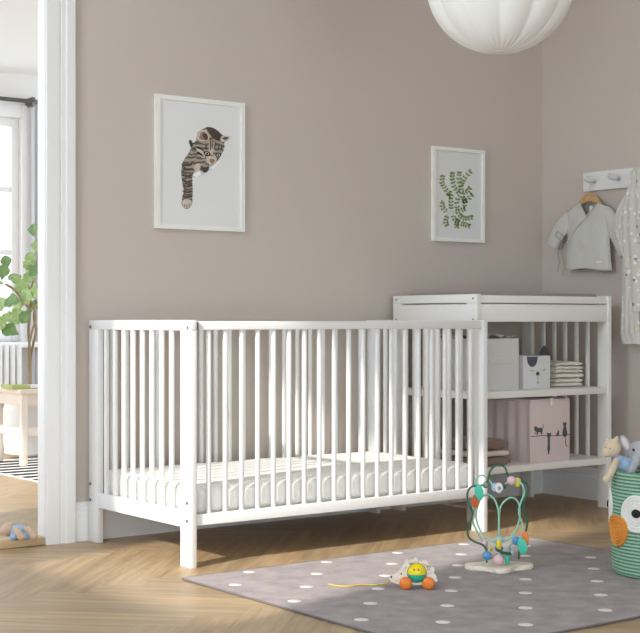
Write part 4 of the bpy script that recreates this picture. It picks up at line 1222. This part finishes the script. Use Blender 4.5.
for (a, ) in ((231, ), (437, )):
    for sd in (-1, 1):
        loc = hpnt(a, 292, sd * .020); loc.z = 58 / 9.143 * HX
        if wp is None:
            m_ = MB(); rr = 58 / 9.143 * HX
            m_.lathe([(0, -.0095), (rr * .55, -.009), (rr * .85, -.0065), (rr * .98, -.0025), (rr, 0), (rr * .98, .0025), (rr * .85, .0065), (rr * .55, .009), (0, .0095)], 32)
            m_.move(lambda c: (c.x, c.z, c.y))
            wp = m_.build('wheel', M['orange'], hz, loc, angle=80)
        else: copy_part(wp, hz, loc)
    MB().tube([hpnt(a, 292, -.012), hpnt(a, 292, .012)], .003, 10).build('axle', M['basewood'], hz)
# pull string
def fl(x, y, z): 
    Z = (CAMH - z) * FOC / (y - HOR); q_ = at_depth(x, y, Z); return Vector(q_)
loc = Vector((hp.x, hp.y, RZ))
rotm = Matrix.Rotation(-FACE, 3, 'Z')
sp = [rotm @ (fl(x, y, RZ + .0022) - loc) for x, y in ((329, 584.2), (336, 585.6), (345, 586.3), (353, 586.0), (361, 584.8), (369, 584.6), (376, 585.0), (382, 584.0))] + [hpnt(62, 300, -.002), hpnt(72, 272, -.001), hpnt(84, 262, 0.0)]
MB().tube(smooth_path(sp, 6), .0020, 8).build('pull_string', M['string'], hz)

# ------------------------------------------------------------------ rope basket with a face
BZZ = (CAMH - RZ) * FOC / 253
bc = at_depth(664, 573, BZZ)
bk = thing('rope_basket', 'green coiled rope basket with white eyes and orange beak on the rug', 'basket', (bc.x, bc.y, RZ), FACE)
BH = 0.322; NR = 30
def brad(z): return 0.156 + 0.006 * math.sin(PI * min(1, max(0, z / BH)) * .9) - (0.010 * (1 - z / 0.02) ** 2 if z < 0.02 else 0)
prof = [(0.0, 0.004), (0.10, 0.0), (0.140, 0.0)]
for k in range(NR):
    z0 = BH * k / NR; hs = BH / NR
    for s_ in (0.0, .2, .4, .6, .8):
        z = z0 + hs * s_
        prof.append((brad(z) + 0.0032 * math.sin(PI * s_) ** .6, z))
prof.append((brad(BH), BH)); prof.append((brad(BH) - .004, BH + .003)); prof.append((brad(BH) - .009, BH))
for k in range(8): prof.append((brad(BH * (7 - k) / 8) - .009, max(.012, BH * (7 - k) / 8)))
prof.append((0, .012))
MB().lathe(prof, 96).build('body', M['ropegreen'], bk, angle=70)
def bpatch(name, mats, ang0, z0, outline, ridges, th, pupil=None):
    """patch of coiled rope laid on the basket side; outline(a) gives radius"""
    def surf(dx, dz, h):
        z = z0 + dz; rr = brad(z) + .003 + h
        a = ang0 + dx / brad(z)
        return Vector((rr * math.sin(a), -rr * math.cos(a), z))
    mm = MB()
    n, mrad = 48, ridges * 4
    def g_(a, b_):
        an = 2 * PI * a; r_ = outline(an) * b_
        h = th * (0.55 + 0.45 * abs(math.sin(PI * b_ * ridges)) ** .6) * (1 if b_ < .995 else 0)
        return surf(r_ * math.cos(an), r_ * math.sin(an), h)
    mm.grid(n, mrad, g_, 0, wrap=True)
    if pupil:
        (px_, pz_, pr_) = pupil
        def g2(a, b_):
            an = 2 * PI * a
            return surf(px_ + pr_ * b_ * math.cos(an) * 1.15, pz_ + pr_ * b_ * math.sin(an), th + .005 * math.sqrt(max(0, 1 - b_ * b_)) + .0005)
        mm.grid(24, 6, g2, 1, wrap=True)
    return mm.build(name, mats, bk, angle=80)
def deg_of(x): return math.asin(max(-1, min(1, (x - 664) / 1400 * 4.40 / 0.162)))
def zb(y, Z=4.32): return CAMH - (y - HOR) * Z / FOC - RZ
bpatch('eye', [M['ropewhite'], M['ropeblack']], deg_of(638.5) - R(13.8), zb(512), lambda a: 0.058, 6, .006, (0.002, 0.002, .0135))
bpatch('eye', [M['ropewhite'], M['ropeblack']], R(-105), zb(506, 4.40), lambda a: 0.058, 6, .006, (-.004, 0.002, .0135))
def beak(a):
    # rounded wedge: wide on top, narrow tip below
    pts = [(-.046, .030), (-.030, .044), (0, .047), (.030, .044), (.046, .030), (.048, .006), (.040, -.020), (.024, -.042), (0, -.052), (-.024, -.042), (-.040, -.020), (-.048, .006)]
    dx, dy = math.cos(a), math.sin(a); best = .04
    for p, q in zip(pts, pts[1:] + pts[:1]):
        ex, ey = q[0] - p[0], q[1] - p[1]
        den = dx * ey - dy * ex
        if abs(den) < 1e-9: continue
        t_ = (p[0] * ey - p[1] * ex) / den; u_ = (p[0] * dy - p[1] * dx) / den
        if t_ > 0 and -1e-6 <= u_ <= 1 + 1e-6: best = t_
    return best
bpatch('beak', [M['ropeorange']], R(-70), zb(530, 4.34), beak, 6, .011)

# ------------------------------------------------------------------ soft toys in the basket
def local(o, x, y, Z):
    p = at_depth(x, y, Z) - Vector(o.location)
    return Matrix.Rotation(-o.rotation_euler.z, 3, 'Z') @ p
DZ = 4.40
dp_ = at_depth(627, 520, DZ + .05)
doll = thing('rag_doll', 'beige rag doll in a blue knit top leaning out of the green basket', 'soft toy', (dp_.x, dp_.y, RZ + .16), FACE)
L_ = lambda x, y, dz=0.0: local(doll, x + 2.0, y, DZ + dz)
pxm = DZ / FOC
m_ = MB()
h0 = L_(610.5, 448)
m_.ell(h0, (8.6 * pxm, 8.0 * pxm, 9.0 * pxm)); m_.ell(L_(605, 452), (5.0 * pxm, 5.5 * pxm, 5.5 * pxm))
m_.ell(L_(614, 441), (3.0 * pxm, 2.5 * pxm, 5.5 * pxm), rot=Matrix.Rotation(.25, 3, 'Y'))
m_.ell(L_(606, 441, .02), (3.0 * pxm, 2.5 * pxm, 3.5 * pxm))
m_.ell(L_(617, 463, .01), (4 * pxm, 4 * pxm, 6 * pxm))
blob(m_.build('head', M['dolltan'], doll), .0035, 5)
m_ = MB()
m_.tube(smooth_path([L_(614.5, 460), L_(611.5, 468, -.035), L_(607.5, 475, -.05), L_(605, 479, -.05)], 6), 3.6 * pxm, 12)
m_.ell(L_(604.6, 479.5, -.05), (3.9 * pxm, 3.9 * pxm, 3.6 * pxm)); m_.ell(L_(614.5, 460), (3.6 * pxm,) * 3)
blob(m_.build('arm', M['dolltan'], doll), .003, 4)
m_ = MB()
m_.ell(L_(621, 466, .015), (9.0 * pxm, 8 * pxm, 10 * pxm)); m_.ell(L_(616, 459, .005), (5.5 * pxm, 5 * pxm, 5 * pxm)); m_.ell(L_(626, 463, .02), (5 * pxm, 5 * pxm, 6 * pxm))
m_.ell(L_(622, 490, .02), (8 * pxm, 8 * pxm, 24 * pxm))
blob(m_.build('knit_top', M['dollblue'], doll), .0035, 5)
m_ = MB(); m_.ell(L_(603.5, 447.5, -.028), (.0022, .002, .0025)); m_.ell(L_(608, 448.5, -.0335), (.0022, .002, .0025)); m_.build('eye', M['fernstem'], doll)

EZ = 4.46
ep = at_depth(648, 520, EZ)
ele = thing('plush_elephant', 'grey plush elephant sitting in the green basket behind the doll', 'soft toy', (ep.x, ep.y, RZ + .1), FACE)
E_ = lambda x, y, dz=0.0: local(ele, x, y, EZ + dz)
pxm = EZ / FOC
m_ = MB()
m_.ell(E_(640, 455), (15 * pxm, 14 * pxm, 14.5 * pxm)); m_.ell(E_(650, 456, .02), (13 * pxm, 13 * pxm, 13 * pxm))
m_.ell(E_(656, 494, .015), (14 * pxm, 12 * pxm, 34 * pxm))
m_.tube(smooth_path([E_(636, 462, -.04), E_(632, 470, -.062), E_(628, 478, -.062), E_(626, 490, -.05)], 5), 4.4 * pxm, 12)
m_.ell(E_(636, 461, -.036), (6 * pxm,) * 3)
blob(m_.build('body', M['elephant'], ele), .004, 6)
m_ = MB()
m_.ell((0, 0, 0), (4.6 * pxm, 2.2 * pxm, 9.5 * pxm), rot=Matrix.Rotation(-.45, 3, 'Y'))
eo = m_.build('ear', [M['elephant']], ele, E_(625.5, 444, -.005), angle=80)
m_ = MB(); m_.ell((0, 0, 0), (2.8 * pxm, 1.2 * pxm, 7.4 * pxm), rot=Matrix.Rotation(-.45, 3, 'Y'))
m_.build('ear_lining', [M['earpink']], eo, (-.001, -.0045, .001), angle=80)
m_ = MB(); m_.ell((0, 0, 0), (10 * pxm, 3 * pxm, 12 * pxm), rot=Matrix.Rotation(.3, 3, 'Y'))
m_.build('ear', [M['elephant']], ele, E_(664, 452, -.01), angle=80)
m_ = MB(); m_.ell(E_(633.5, 450, -.0405), (.0042, .0032, .0046)); m_.build('eye', M['black'], ele, angle=80)

# ------------------------------------------------------------------ plush lying on the threshold
TZ_ = 0.0285
tp = fl(20, 539, TZ_)
tp.y = 4.585
pl = thing('plush_bear', 'small beige plush bear in blue clothes lying on the wooden threshold', 'soft toy', (tp.x, tp.y, TZ_), FACE)
PZ = 4.93; pxm = PZ / FOC
B_ = lambda x, y, dz=0.0: (lambda v: Vector((v.x, v.y, v.z)))(local(pl, x, y, PZ + dz))
m_ = MB()
m_.ell(B_(7.5, 530.0), (7.2 * pxm, 6.5 * pxm, 6.6 * pxm)); m_.ell(B_(2.5, 532, -.01), (4 * pxm, 3.6 * pxm, 3.4 * pxm)); m_.ell(B_(-0.5, 533, -.015), (2.2 * pxm, 2.2 * pxm, 1.8 * pxm))
m_.ell(B_(12, 524, .012), (3.4 * pxm, 2.2 * pxm, 3 * pxm)); m_.ell(B_(6.5, 523.5, .015), (2.6 * pxm, 2 * pxm, 2.6 * pxm))
blob(m_.build('head', M['plushtan'], pl), .0026, 3)
m_ = MB()
m_.ell(B_(17.5, 532), (8.4 * pxm, 7 * pxm, 7.6 * pxm)); m_.ell(B_(24, 531, .01), (6.5 * pxm, 6 * pxm, 6.2 * pxm)); m_.ell(B_(14, 537, -.02), (4.0 * pxm, 4 * pxm, 3.4 * pxm)); m_.ell(B_(26, 536, -.01), (6 * pxm, 4 * pxm, 4 * pxm))
blob(m_.build('knit_top', M['dollblue'], pl), .0026, 3)
for pts in ([(16.5, 530, -.035), (19, 534, -.05), (21.5, 537.2, -.055)], [(27, 529, -.01), (30.5, 532.5, -.025), (34, 536.6, -.035)], [(24, 524, 0.012), (23.4, 521.8, 0.012)]):
    m_ = MB(); sp = smooth_path([B_(*p) for p in pts], 5)
    m_.tube(sp, (3.3 if len(pts) > 2 else 2.2) * pxm, 12)
    m_.ell(B_(*pts[-1]), ((4.2 if len(pts) > 2 else 2.4) * pxm, 3.4 * pxm, (3.2 if len(pts) > 2 else 2.4) * pxm)); m_.ell(B_(*pts[0]), (3.2 * pxm,) * 3)
    blob(m_.build('paw', M['plushtan'], pl), .0026, 3)

# ------------------------------------------------------------------ next room: bench, planter, radiator, curtain, rug
def fz(x, y, z=0.0): return fl(x, y, z)
bl = fz(23.5, 466, 0.012)            # foot of the bench leg
bh = CAMH - (390 - HOR) * ((CAMH - .012) * FOC / (466 - HOR)) / FOC
bench = thing('bench', 'low pale wooden bench in the next room behind the doorway', 'bench', (bl.x, bl.y, 0.012))
bh -= .012
LWd = 0.034
for (dx, dy) in ((0, 0), (0.80, 0), (0, 0.32), (0.80, 0.32)):
    MB().box(dx - LWd / 2, dx + LWd / 2, dy - LWd / 2, dy + LWd / 2, 0, bh - .02, .002).build('leg', M['benchwood'], bench)
MB().box(-0.035, 0.835, -0.035, 0.355, bh - .02, bh + .004, .003).build('bench_top', M['benchwood'], bench)
m_ = MB(); m_.box(LWd / 2, .80 - LWd / 2, -.010, .010, bh - .085, bh - .02, .002); m_.box(LWd / 2, .80 - LWd / 2, .31, .33, bh - .085, bh - .02, .002); m_.box(-.010, .010, LWd / 2, .32 - LWd / 2, bh - .085, bh - .02, .002); m_.box(.79, .81, LWd / 2, .32 - LWd / 2, bh - .085, bh - .02, .002)
m_.build('apron', M['benchwood'], bench)
zz = CAMH - (436 - HOR) * 7.35 / FOC - .012
m_ = MB(); m_.box(LWd / 2, .80 - LWd / 2, -.010, .010, zz - .02, zz + .025, .002); m_.box(-.010, .010, LWd / 2, .32 - LWd / 2, zz - .02, zz + .025, .002); m_.box(.79, .81, LWd / 2, .32 - LWd / 2, zz - .02, zz + .025, .002)
m_.build('stretcher', M['benchwood'], bench)
q = at_depth(23, 386, 7.35)
book = thing('book', 'thin pale green book lying on the bench in the next room', 'book', (bl.x + .045, bl.y + 0.085, 0.012 + bh + .0045))
MB().box(-0.10, 0.11, -0.07, 0.07, .003, .017, .001).build('pages', M['tagwhite'], book)
MB().box(-0.105, 0.0, -0.075, 0.075, 0, .020, .002).build('cover', M['bookgreen'], book)
# striped rug
SR_ = thing('striped_rug', 'black and white striped rug under the bench in the next room', 'rug', (3.65, 6.80, 0.0005))
MB().box(-.65, .65, -.62, .62, 0, .010, .002, 0).build('weave', M['yarnwhite'], SR_)
for k in range(9):
    v = -.575 + k * .128
    MB().box(-.652, .652, v, v + .074, .0095, .0112).build('stripe', M['yarnblack'], SR_)
# planter
pc_ = at_depth(27, 440, 8.12)
plant = thing('potted_fiddle_leaf_fig', 'leafy fiddle-leaf fig in a white planter by the window', 'plant', (pc_.x, pc_.y, 0.0125))
PM = 7.95 / FOC
ztop = CAMH - (377 - HOR) * PM - .0125
zsh = CAMH - (401 - HOR) * PM - .0125
MB().lathe([(0, 0), (.10, 0), (.128, .02), (.142, zsh * .5), (.140, zsh * .8), (.122, zsh - .012), (.108, zsh), (.100, zsh - .006), (.098, zsh - .04), (0, zsh - .04)], 40).build('pot', M['pot'], plant)
MB().lathe([(0, zsh - .042), (.097, zsh - .042), (.06, zsh - .028), (0, zsh - .024)], 24).build('soil', M['soil'], plant)
def pq(x, y, d=0.0): return at_depth(x, y, 7.95 + d) - Vector(plant.location)
m_ = MB()
m_.tube(smooth_path([pq(31.5, 403), pq(30, 385), pq(29.5, 362), pq(29.5, 345), pq(28.6, 330), pq(29.5, 315), pq(30, 300), pq(28, 285)], 5), .008, 10)
m_.tube(smooth_path([pq(32.5, 403, .02), pq(30.5, 380, .02), pq(30.5, 360, .02), pq(33, 345, .02), pq(36, 330, .02), pq(34, 318, .02), pq(36, 300)], 5), .0075, 10)
m_.tube(smooth_path([pq(30.8, 403, -.01), pq(28.8, 378, -.01), pq(28.6, 350, -.02), pq(32, 332, -.02), pq(35.5, 318, -.02), pq(33, 305, -.02)], 5), .006, 10)
m_.tube(smooth_path([pq(30, 308), pq(24, 303), pq(18, 294), pq(12, 288), pq(5, 284)], 5), .007, 8)
m_.tube(smooth_path([pq(31, 312), pq(29, 302), pq(31, 290), pq(36, 270), pq(40, 240), pq(42, 200)], 5), .006, 8)
m_.build('trunk', M['bark'], plant)
rng = random.Random(11)
def leafmesh(L1, W1, curl):
    mm = MB()
    def f_(a, b_):
        t_ = b_; w_ = W1 * (math.sin(PI * min(1, t_ * .97 + .03)) ** .7) * (.62 + .38 * math.sin(PI * (t_ * 1.15 - .35)))
        x = (a - .5) * 2 * w_
        return (x, t_ * L1, -curl * t_ * t_ * L1 - .22 * abs(x) * -1 + .006 * math.sin(t_ * 22) * abs(a - .5) * 2)
    mm.grid(10, 14, f_)
    return mm
leaf_spots = [(10, 330, 150, .17), (24, 332, 190, .15), (18, 316, 200, .19), (8, 318, 160, .16), (12, 300, 170, .17), (26, 298, 60, .18), (22, 288, 100, .16), (5, 292, 200, .16),
              (31, 258, 120, .13), (34, 270, 60, .14), (29, 266, 140, .12), (15, 278, 110, .15), (3, 272, 80, .14), (8, 280, 120, .15), (35, 282, 80, .16), (28, 278, 30, .15), (33, 230, 100, .12),
              (37, 246, 90, .14), (20, 270, 70, .13), (2, 304, 190, .18), (33, 306, 20, .13), (17, 308, 220, .18), (1, 322, 210, .16), (30, 290, 140, .16), (25, 316, 240, .14), (12, 290, 140, .15), (36, 292, 40, .16), (6, 262, 100, .12), (24, 280, 110, .14), (44, 262, 40, .16), (48, 285, 10, .17), (-6, 282, 170, .17), (-8, 305, 190, .17), (45, 300, 350, .15), (50, 235, 60, .15)]
for li, (x, y, an, L1) in enumerate(leaf_spots):
    if li in (1, 7, 13, 14, 18, 23, 25, 28): continue
    dd = rng.uniform(-.22, .12)
    c_ = pq(x, y, dd)
    L1 *= .72
    lm = leafmesh(L1 * .9, L1 * .40, rng.uniform(.1, .45))
    o = lm.build('leaf', M['leaf'] if rng.random() < .65 else M['leafdark'], plant, angle=80)
    # leaf axis in the picture plane with some depth, face turned towards the viewer
    A = R(an); right = Vector((FY, -FX, 0)); fwd = Vector((FX, FY, 0))
    ax = (right * math.cos(A) + Vector((0, 0, 1)) * math.sin(A) + fwd * rng.uniform(-.5, .4)).normalized()
    nz = (-fwd + Vector((0, 0, .5)) + right * rng.uniform(-.5, .5)); nz = (nz - ax * nz.dot(ax)).normalized()
    xx = ax.cross(nz)
    o.matrix_local = Matrix(((xx.x, ax.x, nz.x, 0), (xx.y, ax.y, nz.y, 0), (xx.z, ax.z, nz.z, 0), (0, 0, 0, 1)))
    o.location = c_ - ax * L1 * .45
    solid(o, .0015)
# radiator
rz1 = plane_v(10, 343, V_FAR - .12).z; rz0 = plane_v(10, 424, V_FAR - .12).z
rx1 = plane_v(20, 340, V_FAR - .12).x
rad = thing('radiator', 'white column radiator under the window in the next room', 'radiator', (rx1, V_FAR - .12, 0))
n = 12
rp = None
for k in range(n):
    loc = (-.028 - k * .046, 0, 0)
    if rp is None:
        rp = MB().box(-.017, .017, -.06, .06, rz0, rz1, .014, seg=4).build('column', M['radiator'], rad, loc)
    else: copy_part(rp, rad, loc)
m_ = MB(); m_.box(-n * .046, -.005, -.02, .02, rz0 + .03, rz0 + .06, .008); m_.box(-n * .046, -.005, -.02, .02, rz1 - .06, rz1 - .03, .008)
m_.build('header_pipe', M['radiator'], rad)
m_ = MB(); m_.box(-.06, -.035, -.02, .02, 0, rz0 + .04, .004); m_.box(-n * .046 + .03, -n * .046 + .055, -.02, .02, 0, rz0 + .04, .004)
m_.build('foot', M['radiator'], rad)
# curtain rod and curtain
VR = V_FAR - .10
ra_, rb_ = plane_v(0, 98.5, VR), plane_v(33, 101.5, VR)
rz_ = (ra_.z + rb_.z) / 2
rod = thing('curtain_rod', 'dark metal curtain rod above the window in the next room', 'curtain rod', (rb_.x, VR, rz_))
MB().tube([(-1.9, 0, 0), (.01, 0, 0)], .014, 14).build('rod', M['rod'], rod)
MB().tube([(0.005, 0, 0), (.03, 0, 0)], .016, 14).build('finial', M['screw'], rod)
MB().box(-.012, .012, -.012, .099, -.03, .03, .003).build('bracket', M['screw'], rod)
cu = MB()
c0 = plane_v(31.5, 110, VR + .02).x; c1 = plane_v(62, 110, VR).x
zt = rz_ + .02
cu.grid(60, 12, lambda a, b_: (c0 + (c1 - c0) * a + .03 * (1 - b_) * (a - .3) , VR + .035 + .022 * math.sin(a * 44 + .6 * b_), .02 + (zt - .04) * b_))
co_ = cu.build('curtain', M['sheer'], None, None, angle=80, recalc=False)
tag(co_, 'white sheer curtain hanging beside the window in the next room', 'curtain')

# ------------------------------------------------------------------ light
sun = bpy.data.lights.new('sun', 'SUN'); sun.energy = 3.9; sun.angle = R(1.6); sun.color = (1.0, 0.945, 0.86)
so = bpy.data.objects.new('sun', sun); COL.objects.link(so)
EL = R(30); az = math.atan2(0.28, 1.0)
d = Vector((math.cos(EL) * math.cos(az), math.cos(EL) * math.sin(az), -math.sin(EL)))
so.rotation_euler = d.to_track_quat('-Z', 'Y').to_euler(); so.location = (-3, 1, 4)
def area(name, loc, sx, sy, power, direction, col=(1, 1, 1)):
    l = bpy.data.lights.new(name, 'AREA'); l.shape = 'RECTANGLE'; l.size = sx; l.size_y = sy; l.energy = power; l.color = col
    o = bpy.data.objects.new(name, l); COL.objects.link(o); o.location = loc
    o.rotation_euler = Vector(direction).to_track_quat('-Z', 'Y').to_euler()
    return o
def fill_light(a, power):
    area('added_daylight', (U_L - .03, (a[0] + a[1]) / 2, (a[2] + a[3]) / 2), a[3] - a[2], a[1] - a[0], power, (1, 0, 0), (0.78, 0.91, 1.0))
area('added_daylight', (U_L - .03, (WIN[0] + WIN[1]) / 2, (WIN[2] + WIN[3]) / 2), 1.1, 1.3, 38, (1, 0, -0.7), (0.78, 0.91, 1.0))
fill_light(FILL_GAP2, 44)  # low fill lamp set in the added left-wall opening
area('added_daylight', ((FILL_GAP3[0] + FILL_GAP3[1]) / 2, V_F - .02, (FILL_GAP3[2] + FILL_GAP3[3]) / 2), FILL_GAP3[1] - FILL_GAP3[0], FILL_GAP3[3] - FILL_GAP3[2], 18, (0, 1, 0), (0.78, 0.91, 1.0))  # front fill lamp added in the made-up opening behind the camera
wd = bpy.data.worlds.new('sky'); SC.world = wd; wd.use_nodes = True
bg = wd.node_tree.nodes['Background']; bg.inputs[0].default_value = (0.82, 0.92, 1.0, 1); bg.inputs[1].default_value = 1.95

# ------------------------------------------------------------------ camera and view
cam = bpy.data.cameras.new('camera'); co = bpy.data.objects.new('camera', cam); COL.objects.link(co)
cam.sensor_fit = 'HORIZONTAL'; cam.sensor_width = 36.0; cam.lens = 36.0 * FOC / 640.0
cam.shift_y = (HOR - 316.5) / 640.0
cam.clip_start = 0.05
co.location = (0, 0, CAMH)
co.rotation_euler = Vector((FX, FY, 0)).to_track_quat('-Z', 'Y').to_euler()
SC.camera = co
SC.view_settings.view_transform = 'Standard'; SC.view_settings.look = 'None'
SC.view_settings.exposure = 0.33; SC.view_settings.gamma = 1.0
SC.view_settings.use_curve_mapping = False
SC.cycles.use_denoising = True
SC.cycles.max_bounces = 8; SC.cycles.diffuse_bounces = 5; SC.cycles.transparent_max_bounces = 12
SC.cycles.sample_clamp_indirect = 4.0
